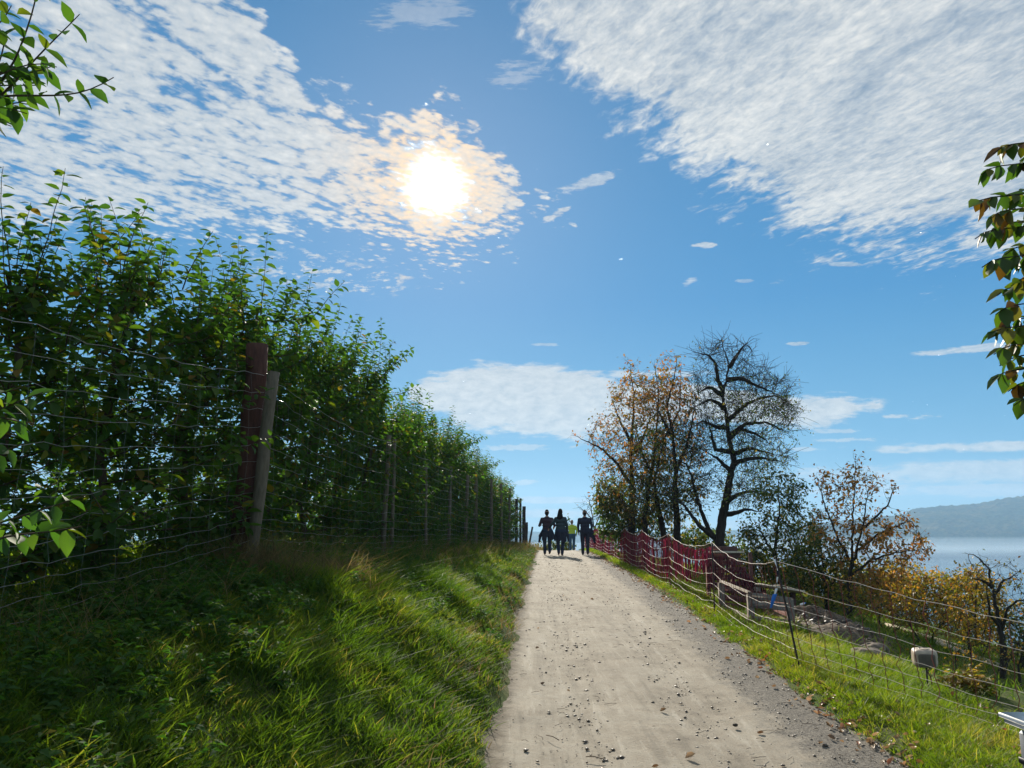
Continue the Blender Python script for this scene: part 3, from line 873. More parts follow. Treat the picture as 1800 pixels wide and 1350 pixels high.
# ------------------------------------------------------------------ grown trees (space colonisation)
def grow(paths, attr_pts, step, infl, kill, iters, rs, max_nodes=6000):
    nodes = []; par = []
    for pi, pts in enumerate(paths):
        q = resample(pts, step)
        q[1:-1] += rs.normal(size=(len(q) - 2, 3)) * step * .10
        if pi == 0:
            for i, p in enumerate(q): nodes.append(p); par.append(i - 1)
        else:
            N = np.array(nodes); j = int(np.argmin(((N - q[0]) ** 2).sum(1)))
            last = j
            for p in q[1:]: nodes.append(p); par.append(last); last = len(nodes) - 1
    N = np.zeros((max_nodes, 3)); n = len(nodes); N[:n] = nodes
    A = attr_pts.copy()
    d2 = np.full(len(A), 1e9); near = np.zeros(len(A), int)
    D = ((A[:, None, :] - N[None, :n, :]) ** 2).sum(-1); near = D.argmin(1); d2 = D.min(1)
    children_dir = {}
    for it in range(iters):
        keep = d2 > kill ** 2; A, d2, near = A[keep], d2[keep], near[keep]
        act = d2 < infl ** 2
        if not act.any(): infl *= 1.3; act = d2 < infl ** 2
        if not act.any() or n > max_nodes - 400: break
        idx = near[act]; dirs = unit(A[act] - N[idx])
        u, inv = np.unique(idx, return_inverse=True)
        S = np.zeros((len(u), 3)); np.add.at(S, inv, dirs)
        S = unit(S + rs.normal(size=S.shape) * .22)
        newp = []; newpar = []
        for a, s_ in zip(u, S):
            key = int(a); prev = children_dir.setdefault(key, [])
            if any(np.dot(s_, p_) > .92 for p_ in prev) or len(prev) > 2: continue
            prev.append(s_); newp.append(N[a] + s_ * step); newpar.append(key)
        if not newp:
            # drop attractors that are stuck
            A, d2, near = A[~act], d2[~act], near[~act]; continue
        newp = np.array(newp)[:max_nodes - n]; k = len(newp); N[n:n + k] = newp; par.extend(newpar[:k])
        D = ((A[:, None, :] - newp[None]) ** 2).sum(-1); m_ = D.min(1); better = m_ < d2
        near = np.where(better, D.argmin(1) + n, near); d2 = np.minimum(d2, m_); n += k
    return N[:n], np.array(par[:n])

def tree_mesh(N, par, R0, rtip, wood, rs, twig=0.0, twig_n=2, twig_r=.003, rpath=None):
    n = len(N); tips = np.zeros(n); ch = [[] for _ in range(n)]
    for i in range(n):
        if par[i] >= 0: ch[par[i]].append(i)
    order_ = np.argsort([0])
    depth = np.zeros(n, int)
    for i in range(n):
        if par[i] >= 0: depth[i] = depth[par[i]] + 1
    for i in sorted(range(n), key=lambda q: -depth[q]):
        if not ch[i]: tips[i] = 1
        if par[i] >= 0: tips[par[i]] += tips[i]
    e = math.log(R0 / rtip) / math.log(max(2, tips[0]))
    rad = rtip * tips ** e
    zt_ = (N[:, 2] - N[0, 2]) / (N[:, 2].max() - N[0, 2] + 1e-6); rad = np.maximum(rad * (1 - .62 * np.clip(zt_ * 1.4, 0, 1)), rtip)
    if rpath is not None: rad[:len(rpath)] = np.maximum(rad[:len(rpath)], rpath)
    hs_ = sum(np.linalg.norm(N[i] - N[par[i]]) for i in range(n) if par[i] >= 0)
    stack = [(0, None)]
    while stack:
        i, p = stack.pop()
        chain = [] if p is None else [p]
        cur = i
        while True:
            chain.append(cur)
            if not ch[cur]: break
            c_ = sorted(ch[cur], key=lambda q: -tips[q])
            for o_ in c_[1:]: stack.append((o_, cur))
            cur = c_[0]
        pts = N[chain]; r = rad[chain].copy()
        if p is not None: r[0] = min(r[0], r[1] * 1.15)
        if len(pts) < 2: continue
        rr = r.max(); wood.tube(pts, r, 9 if rr > .06 else (6 if rr > .02 else 4 if rr > .008 else 3), caps=rr > .03)
    thin = np.where(rad < max(rtip * 2.4, .007))[0]
    P0, D0 = [], []
    for i in thin:
        if par[i] < 0: continue
        ax = N[i] - N[par[i]]; ax = ax / (np.linalg.norm(ax) + 1e-9)
        P0.append(N[i]); D0.append(ax)
        if twig > 0:
            for _ in range(twig_n):
                if rs.random() < .55:
                    d = ax * .9 + rs.normal(size=3) * .45 + np.array([0, 0, .10]); d /= np.linalg.norm(d); L = twig * rs.uniform(.4, 1.2)
                    m_ = N[i] + d * L * .5 + rs.normal(size=3) * L * .06; e_ = N[i] + d * L + rs.normal(size=3) * L * .12
                    wood.tube(np.array([N[i], m_, e_]), [twig_r, twig_r * .8, twig_r * .5], 3, caps=False)
                    P0.append(m_); D0.append(d); P0.append(e_); D0.append(d)
    return np.array(P0), np.array(D0), rad

def blob_pts(blobs, y, rs, n):
    out = []
    for (px, py, rx, ry, *rest) in blobs:
        dy_ = rest[0] if rest else 0.0
        rd = rest[1] if len(rest) > 1 else (rx / FOC * y) * .9
        k = int(n * rx * ry / 2500)
        v = rs.normal(size=(k, 3)); v = unit(v) * (rs.random((k, 1)) ** (1 / 2.6))
        for a in v: out.append(P(px + a[0] * rx, py - a[2] * ry, y + dy_ + a[1] * rd))
    return np.array(out)

def wild_tree(name, label, y, paths, blobs, R0, leafmat, leafsz, leafn, seed, tintf, n=120, step=.11, infl=1.0, kill=.17, twig=.25, twig_n=2, group=None,
              iters=70, bark='bark', rtip=.0045, detail=1, ext=None, wr=.6, maxn=6000, leaf_mask=None, cat='tree', twig_r=.0035, droop=.5):
    rs = np.random.default_rng(seed)
    n *= 2.3; kill *= .62; step *= .78; R0 *= .70; maxn = int(maxn * 1.7); iters = 110
    W = []
    for i, pts in enumerate(paths):
        sc_ = 1.0 + (rs.normal() * .018 if i else 0)
        q = pline(pts, y, 0 if i == 0 else rs.uniform(-1, 1) * .07 * y * .5)
        W.append(q)
    base = W[0][0]; g = float(H(base[0], base[1]))
    pts0 = [np.array([base[0], base[1], g - .08])] + [p for p in W[0] if p[2] > g + .1]
    W[0] = np.array(pts0)
    A = blob_pts(blobs, y, rs, n)
    rp = []
    for wi, w_ in enumerate(W):
        m_ = len(resample(w_, step)) - (wi > 0)
        rp += list(np.linspace(R0 * (.9 if wi == 0 else .42), rtip, m_) ** 1.0 if wi else np.linspace(R0, rtip * 2, m_) * .8)
    A = A[A[:, 2] > H(A[:, 0], A[:, 1]) + .25]
    N, par = grow(W, A, step, infl, kill, iters, rs, maxn)
    origin = W[0][0].copy()
    N = N - origin
    o = empty(name, origin, label, cat, group)
    wood = MB(); P0, D0, rad = tree_mesh(N, par, R0, rtip, wood, rs, twig, twig_n, twig_r, np.array(rp))
    wood.build('trunk', M[bark], o)
    if leafn > 0 and len(P0):
        k = int(len(P0) * leafn)
        pick = rs.integers(0, len(P0), k)
        pos = P0[pick] + rs.normal(size=(k, 3)) * .05
        if leaf_mask is not None:
            keep = rs.random(k) < leaf_mask(pos + origin); pos = pos[keep]; pick = pick[keep]; k = len(pos)
        d = D0[pick] * .5 + rs.normal(size=(k, 3)) * .7; d[:, 2] -= droop
        nr = rs.normal(size=(k, 3)) * .6 + np.array([0, -.2, .8])
        tt = np.array([tintf(pos[i] + origin, rs) for i in range(k)])
        leaf_obj('crown', pos, d, nr, leafsz * rs.uniform(.6, 1.2, k), M[leafmat], o, tt, wr=wr, curl=.2, detail=detail)
    return o

def t_pear(p, rs): return rs.uniform(0, .75) if rs.random() < .85 else rs.uniform(.8, 1)
def t_aut(p, rs):
    hi = sstep((p[2] - 2.0) / 2.2); return float(np.clip(rs.normal(.12 + .40 * hi, .26), 0, 1))
def t_or(p, rs): return float(np.clip(rs.normal(.62, .2), 0, 1))
def t_any(p, rs): return float(np.clip(rs.normal(.5, .28), 0, 1))
def t_green(p, rs): return float(np.clip(rs.normal(.3, .22), 0, 1))

wild_tree('pear_tree', 'tall gnarled dark pear tree with nearly bare crown, highest on the right', 20.0,
    [[(1262, 1000), (1264, 960), (1266, 930), (1276, 880), (1283, 840), (1290, 812), (1282, 775), (1279, 745), (1275, 720), (1270, 700), (1277, 665), (1282, 640), (1272, 612), (1268, 594)],
     [(1264, 955), (1248, 935), (1235, 905), (1225, 875), (1215, 835), (1205, 815), (1180, 805), (1160, 800)],
     [(1255, 945), (1230, 925), (1205, 890), (1180, 875), (1160, 868)],
     [(1279, 742), (1290, 728), (1310, 712), (1335, 700), (1365, 695), (1388, 712)],
     [(1288, 815), (1310, 808), (1340, 805), (1378, 812)],
     [(1282, 770), (1300, 755), (1330, 762), (1360, 785)],
     [(1275, 885), (1295, 870), (1320, 862), (1345, 872)],
     [(1272, 690), (1262, 668), (1258, 640), (1245, 625), (1218, 618)],
     [(1275, 722), (1262, 708), (1245, 703), (1222, 715)],
     [(1284, 795), (1258, 790), (1250, 760), (1245, 740)],
     [(1279, 650), (1295, 625), (1310, 605), (1318, 600)],
     [(1281, 768), (1310, 745), (1350, 742), (1385, 762)], [(1277, 668), (1300, 664), (1340, 682), (1372, 696)], [(1270, 695), (1248, 680), (1224, 692)],
     [(1286, 798), (1320, 788), (1368, 800)], [(1288, 832), (1262, 806), (1238, 792)], [(1283, 750), (1262, 752), (1236, 740), (1216, 752)], [(1279, 905), (1310, 895), (1340, 900)]],
    [(1275, 625, 52, 34), (1330, 690, 68, 50), (1366, 735, 36, 48), (1335, 800, 55, 28), (1248, 690, 42, 50), (1235, 765, 45, 60), (1305, 860, 50, 40), (1210, 850, 45, 60), (1290, 760, 50, 60)],
    0.23, 'olive_leaf', .07, .8, 21, t_pear, n=95, twig=.50, twig_n=3, twig_r=.0055, maxn=6500,
    leaf_mask=lambda q: np.clip(.92 - (q[:, 2] - 3.6) * .34 + .5 * (q[:, 0] > 6.3) * (q[:, 2] < 5.1), .06, 1))
wild_tree('cherry_tree', 'brown-leaved tree at the left end of the right-hand tree group', 23.5,
    [[(1110, 990), (1110, 950), (1110, 900), (1112, 850), (1108, 800), (1112, 750), (1115, 700), (1108, 650)],
     [(1108, 850), (1085, 815), (1060, 790), (1030, 775), (1008, 765)], [(1112, 800), (1135, 760), (1150, 710)], [(1110, 780), (1090, 740), (1075, 700)], [(1110, 900), (1085, 870), (1065, 850)]],
    [(1112, 690, 45, 48), (1075, 770, 48, 50), (1075, 850, 38, 60), (1120, 800, 60, 60), (1110, 880, 55, 50), (1110, 660, 14, 30)],
    .20, 'autumn_leaf', .10, .85, 22, t_aut, n=90, maxn=5000)
wild_tree('plum_tree', 'slender dark-trunked tree standing in the group just right of the brown-leaved one', 22.5,
    [[(1134, 990), (1134, 950), (1134, 910), (1140, 860), (1150, 800), (1155, 740), (1158, 690), (1150, 640)], [(1145, 830), (1125, 790), (1118, 750)], [(1150, 790), (1175, 760), (1195, 720), (1197, 640)]],
    [(1150, 720, 52, 62), (1140, 820, 55, 65), (1140, 900, 55, 35), (1160, 690, 40, 40)],
    .14, 'autumn_leaf', .095, .9, 23, t_aut, n=90, maxn=4500)
wild_tree('plum_tree', 'tree with trunk leaning left, middle of the dark tree group', 22.0,
    [[(1172, 990), (1170, 955), (1163, 920), (1155, 885), (1150, 850), (1160, 800), (1175, 750)], [(1156, 880), (1135, 850), (1115, 830)]],
    [(1160, 780, 50, 60), (1150, 870, 55, 45)], .16, 'olive_leaf', .09, 1.3, 24, t_any, n=80, maxn=3500)
wild_tree('cherry_tree', 'upright tree with reddish upper leaves, beside the tall gnarled pear tree', 21.5,
    [[(1191, 1000), (1190, 960), (1190, 915), (1187, 870), (1187, 820), (1182, 760), (1172, 715), (1185, 665), (1190, 630)], [(1187, 830), (1205, 790), (1215, 750), (1222, 700)], [(1183, 770), (1160, 730), (1150, 690)]],
    [(1180, 700, 45, 55), (1200, 780, 42, 60), (1195, 870, 50, 50), (1180, 640, 20, 25)], .17, 'autumn_leaf', .10, .9, 25, t_aut, n=85, maxn=4500)
wild_tree('bare_tree', 'small thin bare tree beyond the crest, left of the tree group', 40,
    [[(1045, 960), (1044, 925), (1040, 900), (1036, 880)], [(1044, 930), (1055, 905), (1062, 885)], [(1042, 915), (1030, 900), (1018, 892)], [(1045, 935), (1060, 915), (1070, 905)]],
    [(1042, 900, 32, 26), (1062, 915, 26, 24)], .10, 'autumn_leaf', .10, .12, 26, t_any, n=70, step=.2, kill=.32, infl=2, maxn=1500, twig=.5, twig_r=.007, rtip=.009)
wild_tree('bare_tree', 'thin bare sapling beyond the crest behind the red net fence', 37,
    [[(1068, 965), (1070, 935), (1075, 905), (1078, 885)], [(1070, 930), (1060, 910), (1055, 895)]],
    [(1072, 905, 22, 26), (1085, 930, 20, 20)], .07, 'autumn_leaf', .10, .2, 27, t_any, n=70, step=.2, kill=.32, infl=2, maxn=900, twig=.5, twig_r=.007, rtip=.009)
wild_tree('apple_tree', 'green-leaved tree with twin trunks right of the gnarled pear tree', 17.0,
    [[(1372, 1075), (1370, 1020), (1362, 980), (1365, 940), (1370, 900), (1368, 850)], [(1371, 1040), (1388, 1000), (1400, 960), (1425, 940)], [(1362, 975), (1340, 940), (1325, 915)]],
    [(1370, 868, 45, 45), (1335, 950, 42, 50), (1405, 935, 52, 52), (1380, 995, 55, 45), (1335, 1005, 40, 35)], .10, 'olive_leaf', .085, 2.4, 28, t_any, n=80, maxn=4500, twig=.24)
wild_tree('cherry_tree', 'orange-leaved tree with thin bare top against the lake', 14.5,
    [[(1494, 1090), (1492, 1040), (1498, 990), (1510, 950), (1520, 905), (1525, 865)], [(1497, 1000), (1498, 930), (1502, 870), (1504, 812)], [(1500, 1010), (1530, 985), (1580, 970), (1640, 965)],
     [(1495, 990), (1470, 940), (1450, 890), (1436, 838)], [(1515, 930), (1560, 890), (1575, 850)], [(1503, 970), (1550, 935), (1600, 915), (1612, 930)]],
    [(1500, 855, 62, 42), (1480, 930, 60, 55), (1560, 940, 68, 48), (1600, 965, 50, 30), (1530, 1010, 75, 50)], .085, 'autumn_leaf', .080, 1.7, 29, t_or, n=34, maxn=4500, twig=.20, twig_r=.003,
    leaf_mask=lambda q: np.clip(1.15 - (q[:, 2] - 1.9) * .62, .10, 1))
wild_tree('apple_tree', 'yellow-green tree with forked dark trunk between the twin-trunked and orange trees', 15.5,
    [[(1455, 1090), (1452, 1050), (1448, 1015), (1430, 985), (1410, 965)], [(1453, 1050), (1470, 1010), (1480, 975)], [(1449, 1020), (1445, 980), (1440, 950)]],
    [(1440, 985, 55, 50), (1420, 1030, 50, 40), (1480, 1030, 45, 45)], .075, 'olive_leaf', .08, 2.6, 30, t_any, n=80, maxn=3500, twig=.22)
wild_tree('bare_tree', 'dark knotty tree with bare crooked twigs at the right edge', 10.0,
    [[(1768, 1245), (1765, 1190), (1763, 1130), (1757, 1100), (1750, 1070), (1745, 1035), (1738, 1000), (1722, 980), (1702, 974)], [(1761, 1112), (1770, 1070), (1792, 1055), (1840, 1050)],
     [(1750, 1045), (1763, 1020), (1790, 1005)], [(1758, 1102), (1740, 1080), (1735, 1045), (1734, 1030)], [(1766, 1170), (1785, 1140), (1800, 1110)], [(1745, 1035), (1728, 1020), (1712, 1018)]],
    [(1752, 1020, 50, 42), (1800, 1075, 55, 40), (1725, 1010, 35, 35)], .072, 'gold_leaf', .045, .40, 31, t_any, n=85, step=.08, kill=.11, infl=.7, maxn=2200, twig=.12, twig_r=.0022, rtip=.003)

def bush(label, y, base_px, blobs, seed, mat, tf, sz, ln, n=90, name='shrub', R0=.05):
    bx, by = base_px
    stems = []
    for (px, py, rx, ry, *r_) in blobs[:4]:
        stems.append([(bx, by), ((bx + px) / 2, (by + py) / 2 - 5), (px, py)])
    return wild_tree(name, label, y, stems, blobs, R0, mat, sz, ln, seed, tf, n=n, step=.12, infl=1.2, kill=.2, twig=.25, twig_n=2, maxn=3000, cat='shrub')
bush('yellow-green bush behind the orange tree, above the soil heap', 18.5, (1530, 1090), [(1500, 1030, 60, 48), (1560, 1040, 60, 48), (1545, 1080, 70, 35)], 41, 'gold_leaf', t_green, .09, 3.6)
bush('golden bush in front of the lake, left of the dark knotty tree', 16.5, (1640, 1140), [(1620, 1060, 55, 52), (1680, 1050, 50, 50), (1650, 1100, 75, 40)], 42, 'gold_leaf', t_any, .085, 3.6)
bush('golden bush just behind the dark knotty tree', 14.0, (1715, 1150), [(1715, 1040, 45, 48), (1740, 1090, 50, 45), (1700, 1110, 50, 40)], 43, 'gold_leaf', t_any, .075, 3.4)
bush('dark green bush low at the right edge behind the knotty tree', 11.0, (1795, 1245), [(1800, 1110, 40, 40), (1810, 1170, 55, 50), (1780, 1210, 40, 40)], 44, 'olive_leaf', t_green, .065, 3.6)
bush('golden shrub directly behind the soil heap, left of the orange tree foot', 13.6, (1470, 1100), [(1450, 1065, 45, 30), (1500, 1070, 45, 35)], 54, 'gold_leaf', t_green, .065, 2.8)
bush('rust and gold shrub between soil heap and beige box', 13.0, (1560, 1125), [(1545, 1085, 45, 36), (1590, 1095, 42, 36)], 55, 'autumn_leaf', t_or, .06, 2.6)
bush('small golden shrub right of the stones, behind the net', 11.0, (1585, 1160), [(1580, 1130, 32, 24), (1605, 1140, 30, 22)], 56, 'gold_leaf', t_any, .05, 2.4)
bush('low brown shrub right of the beige box', 9.6, (1680, 1200), [(1680, 1165, 38, 30), (1715, 1180, 34, 28)], 57, 'gold_leaf', t_or, .05, 2.2)
bush('tangled brown and gold shrub on the slope behind the beige box', 12.6, (1625, 1150), [(1600, 1100, 45, 40), (1650, 1105, 48, 42)], 51, 'gold_leaf', t_any, .06, 2.2)
bush('tangled golden shrub on the slope left of the dark knotty tree', 11.6, (1712, 1190), [(1700, 1120, 45, 48), (1735, 1140, 38, 45)], 52, 'gold_leaf', t_or, .055, 2.2)
bush('brown-leaved shrub at the right edge behind the utility box', 9.2, (1795, 1240), [(1790, 1170, 40, 45), (1830, 1190, 40, 50)], 53, 'autumn_leaf', t_aut, .05, 2.4)
bush('bushy undergrowth behind the slatted panel and its red netting', 24.0, (1240, 1010), [(1230, 960, 50, 32), (1280, 975, 50, 35), (1200, 950, 45, 30)], 45, 'olive_leaf', t_any, .12, 3.0)
bush('yellowish bush behind the pale board, under the twin-trunked tree', 19.0, (1340, 1060), [(1320, 1005, 40, 38), (1365, 1020, 48, 40), (1400, 1040, 45, 40)], 46, 'gold_leaf', t_green, .09, 3.6)
bush('low yellow-green bush at the foot of the forked dark trunk', 17.5, (1440, 1080), [(1425, 1040, 45, 35), (1465, 1060, 45, 32)], 47, 'gold_leaf', t_green, .09, 3.6)
bush('teal-dark ivy-like bush around the trunks at the left end of the tree group', 24.5, (1100, 985), [(1095, 920, 42, 45), (1125, 930, 40, 40), (1080, 880, 35, 45)], 48, 'olive_leaf', t_green, .12, 3.4)
bush('green bush beyond the crest between the walkers', 52.0, (990, 985), [(985, 962, 26, 12), (960, 965, 26, 12)], 49, 'olive_leaf', t_any, .16, 2.5, n=260)
bush('golden scrub against the lake between the orange tree and the dark knotty tree', 17.5, (1610, 1120), [(1590, 1020, 45, 36), (1645, 1035, 45, 34)], 58, 'gold_leaf', t_or, .075, 2.6)
bush('small dark bush beyond the crest, left of the yellow jacket', 44.0, (1000, 965), [(999, 918, 5, 10), (1001, 935, 5, 16)], 50, 'olive_leaf', t_green, .13, 2.0, n=500)

# ------------------------------------------------------------------ left wire fence
def zg(x, y): return float(H(x, y))
FH = 1.72
fo = np.array([xf(7), 7.0, zg(xf(7), 7)])
fence = empty('wire_fence', fo, 'tall rusty wire mesh fence on wooden posts along the bank', 'fence')
def post(parent, org, base, top, r0, r1, mat, name='post', label=None, sides=12, jag=0.0):
    mb = MB(); b0 = np.array(base) - org; t0 = np.array(top) - org; n = 7
    pts = np.array([b0 * (1 - k / n) + t0 * (k / n) for k in range(n + 1)])
    wob = rng.normal(size=pts.shape) * r0 * .07; wob[:, 2] = 0
    mb.tube(pts + wob, np.linspace(r0, r1, n + 1) * (1 + rng.normal(size=n + 1) * .03), sides)
    o = mb.build(name, M[mat], parent)
    if label: o['label'] = label
    return o
def postpx(pxt, pyt, y, r0, r1, mat, lean=0.0, label=None):
    T = P(pxt, pyt, y); x = T[0] + lean
    return post(fence, fo, (x, y, zg(x, y) - .25), T, r0, r1, mat, label=label)
postpx(455, 606, 7.0, .112, .098, 'post_brown', -.05, 'thick reddish-brown round post')
postpx(481, 654, 6.9, .060, .052, 'post_grey', -.12, 'grey round post leaning on the thick brown one')
for (a_, b_, y_, r_) in [(684, 765, 12.0, .042), (694, 772, 12.05, .028), (749, 816, 14.7, .03), (793, 820, 17.4, .035), (822, 835, 20, .045), (837, 832, 21.5, .05), (864, 842, 25, .05),
                      (881, 850, 28, .05), (896, 858, 31.3, .05), (908, 877, 35, .07), (915, 876, 36.5, .06), (921, 890, 38.6, .10), (926, 918, 41, .07)]:
    postpx(a_, b_, y_, r_, r_ * .85, 'post_grey' if y_ < 33 else 'bark', rng.uniform(-.06, .03), 'weathered thin grey post' if y_ < 33 else 'dark post near the crest')
postpx(936, 926, 43.5, .06, .05, 'bark', -.28, 'dark leaning post beyond the crest')
for y_ in (2.2,):
    post(fence, fo, (xf(y_), y_, zg(xf(y_), y_) - .2), (xf(y_), y_, zg(xf(y_), y_) + 1.8), .05, .045, 'post_grey')
wp = [1.2, 2.2, 7.0, 12.0, 14.7, 17.4, 20, 21.5, 25, 28, 31.3, 35, 38.6]
hs_w = [.06, .15, .24, .33, .43, .54, .66, .79, .93, 1.08, 1.24, 1.40, 1.56, 1.72]
wm = MB()
for hi, hh in enumerate(hs_w):
    for a_, b_ in zip(wp[:-1], wp[1:]):
        n = max(4, int((b_ - a_) / (.15 if b_ < 13 else .4))); t_ = np.linspace(0, 1, n + 1); y_ = a_ + (b_ - a_) * t_
        x_ = xf(y_) + .03; ga, gb = zg(xf(a_), a_), zg(xf(b_), b_)
        z_ = ga + (gb - ga) * t_ + hh - (.03 + .035 * hh) * (b_ - a_) / 5 * 4 * t_ * (1 - t_)
        z_ = z_ + rng.normal(size=n + 1) * .008; x_ = x_ + rng.normal(size=n + 1) * .006
        wm.tube(np.stack([x_, y_, z_], 1) - fo, .0017 if hi % 13 else .0023, 4, caps=False)
wm.build('wire', M['wire'], fence)
wm = MB()
for y_ in np.arange(1.3, 21.4, .30):
    x_ = xf(y_) + .03; k = max(i for i in range(len(wp) - 1) if wp[i] <= y_); a_, b_ = wp[k], wp[k + 1]; t = (y_ - a_) / (b_ - a_)
    g_ = zg(xf(a_), a_) * (1 - t) + zg(xf(b_), b_) * t
    q = [(x_ + rng.normal() * .006, y_ + rng.normal() * .012, g_ + hh - (.03 + .035 * hh) * (b_ - a_) / 5 * 4 * t * (1 - t)) for hh in hs_w]
    wm.tube(np.array(q) - fo, .0006, 3, caps=False)
wm.build('stay_wire', M['wire'], fence)

# ------------------------------------------------------------------ red electric net fence on the right
posts = [(2.85 + .028 * (y - 8), y) for y in np.arange(8, 42, 3.7)][::-1]
posts += [(3.95, 5.9), (4.9, 4.2), (5.6, 2.6)]
ipost1 = len(posts) - 4
no = np.array([posts[ipost1][0], posts[ipost1][1], zg(*posts[ipost1])])
net = empty('net_fence', no, 'sagging electric net fence with cream cords and red strands along the right verge', 'fence')
tops = []
for i, (x, y) in enumerate(posts):
    g = zg(x, y); hgt = 1.02 if i < ipost1 else (1.0 if i == ipost1 else .86)
    t_ = np.array([x + rng.normal() * .02, y, g + hgt])
    if i == ipost1: t_ = P(1364, 986, y)
    tops.append(t_)
    post(net, no, (x, y, g - .12), t_ + np.array([0, 0, .02]), .011, .010, 'dark_metal' if i >= ipost1 - 1 else 'rust', sides=7,
         label='dark leaning post with tape tied to it' if i == ipost1 else None)
hc = [.08, .17, .28, .41, .57, .77, 1.0]
cm, stm = MB(), MB(); dr = MB(); spans = []
for i in range(len(posts) - 1):
    (x0, y0), (x1, y1) = posts[i], posts[i + 1]; g0, g1 = zg(x0, y0), zg(x1, y1)
    L = math.hypot(x1 - x0, y1 - y0); n = 14
    T0, T1 = tops[i], tops[i + 1]
    def at(t, f):
        b0 = np.array([x0, y0, g0]); b1 = np.array([x1, y1, g1])
        p = (b0 + (T0 - b0) * f) * (1 - t) + (b1 + (T1 - b1) * f) * t
        sag = (.13 if i < ipost1 else .035) * (.45 + .55 * f) * L / 3.7
        p[2] -= sag * 4 * t * (1 - t); return p
    for f in hc:
        q = np.array([at(t, f) for t in np.linspace(0, 1, n + 1)]); q[1:-1] += rng.normal(size=(n - 1, 3)) * .006
        cm.tube(q - no, (.0032 if f == 1.0 else .0026) * (.78 if i >= ipost1 - 1 else 1), 5, caps=False)
    for t in np.arange(.02, 1, .155 / L):
        q = []
        for a_, b_ in zip(hc[:-1], hc[1:]):
            q.append(at(t, a_)); mid = at(t, (a_ + b_) / 2); mid[0] += rng.normal() * .014; mid[1] += rng.normal() * .014; q.append(mid)
        q.append(at(t, 1.0)); q = np.array(q)
        stm.tube(q - no, .0034 if i >= ipost1 else .0024, 4, caps=False)
    if i < ipost1 and y1 < 38:
        # ragged maroon mesh hanging on the net
        for t in np.arange(0, 1, .030 / L):
            p1 = at(t, 1.0); y = p1[1]
            f_top = .97 - .05 * rng.random()
            cover = np.interp(y, [8, 11.7, 12.5, 15.4, 19, 30, 38], [0, 0, .42, .80, .95, .95, .85])
            if y < 11.7 : continue
            if rng.random() < .16: continue
            hole = fbm(y * 1.9, t * 0 + .5, 77, 3)
            fb = max(.05, f_top - cover * rng.uniform(.75, 1.05)); 
            for (fa, fc) in ([(f_top, fb)] if hole < .70 else [(f_top, f_top - .15), (.45, fb)]):
                if fa <= fc: continue
                k = 5; ff = np.linspace(fa, fc, k); w = rng.uniform(.004, .010)
                q = np.array([at(t, f_) + np.array([.03 + rng.normal() * .006, rng.normal() * .006, 0]) for f_ in ff]) - no
                sdir = np.array([rng.normal() * .75, 1.0, 0]); V = np.concatenate([q - sdir * w, q + sdir * w]); a_ = np.arange(k - 1)
                dr.add(V, [np.stack([a_, a_ + 1, a_ + k + 1, a_ + k], 1)], rng.random())
cm.build('cord', M['cord'], net); stm.build('strand', M['stay'], net)
o_ = dr.build('mesh_drape', M['drape'], net); o_['label'] = 'dark maroon mesh hanging ragged from the top cord'

# tape tied to the leaning post
tpth = np.array([P(1361, 983, 7.93), P(1364, 992, 7.9), P(1367, 1003, 7.88), P(1366, 1014, 7.9), P(1365, 1024, 7.9), P(1364, 1034, 7.88), P(1361, 1044, 7.86), P(1357, 1056, 7.86), P(1354, 1068, 7.88)])
def ribbon(pts, w, twist):
    p = resample(pts, .012); n = len(p); V = []
    for i in range(n):
        a = twist * i / n; s_ = np.array([math.cos(a), math.sin(a) * .6, 0]) * w
        V += [p[i] - s_, p[i] + s_, p[i] - s_ + [0, .0015, 0], p[i] + s_ + [0, .0015, 0]]
    V = np.array(V); a_ = np.arange(n - 1) * 4
    F_ = np.concatenate([np.stack([a_, a_ + 1, a_ + 5, a_ + 4], 1), np.stack([a_ + 2, a_ + 6, a_ + 7, a_ + 3], 1), np.stack([a_, a_ + 4, a_ + 6, a_ + 2], 1), np.stack([a_ + 1, a_ + 3, a_ + 7, a_ + 5], 1)])
    return V, F_
to = tpth[0].copy()
te = empty('barrier_tape', to, 'twisted blue and white tape hanging from the leaning net post', 'tape')
for nm, mt, a_, b_, tw_, w_ in (('white_band', 'white', 0, 3, 2.0, .010), ('blue_band', 'navy', 2, 4, 1.5, .010), ('white_band', 'white', 3, 5, 1.2, .009), ('white_band', 'white', 5, 7, .8, .013), ('blue_band', 'blue', 6, 9, 1.0, .022)):
    V, F_ = ribbon(tpth[a_:b_] + np.array([0, -.004 * a_, 0]), w_, tw_); mesh_np(nm, V - to, [F_], M[mt], te)

# ------------------------------------------------------------------ wooden bin, slatted panel, board table
def beam(mb, a, b, w, h, up=(0, 0, 1.0)):
    a = np.asarray(a, float); b = np.asarray(b, float); d = b - a; L = np.linalg.norm(d); d = d / L
    s_ = np.cross(d, up); s_ /= np.linalg.norm(s_); u = np.cross(s_, d)
    mb.box((a + b) / 2, (L, w, h), np.stack([d, s_, u], 1), bev=.004)
C0 = P(1321, 1098, 11.0); A0 = P(1270, 1080, 12.4); D0_ = P(1392, 1112, 11.3); B0 = A0 + D0_ - C0
for q in (C0, A0, D0_, B0): q[2] = zg(q[0], q[1]) - .03
binr = empty('wooden_bin', C0, 'low grey wooden compost bin of posts and planks behind the net fence', 'bin')
hb = .36; up_ = np.array([0, 0, 1.0])
for q in (C0, A0, D0_, B0):
    mb = MB(); beam(mb, q - C0, q - C0 + up_ * (hb + .04), .085, .085, (0, 1, 0)); mb.build('post', M['grey_wood'], binr, False)
mb = MB()
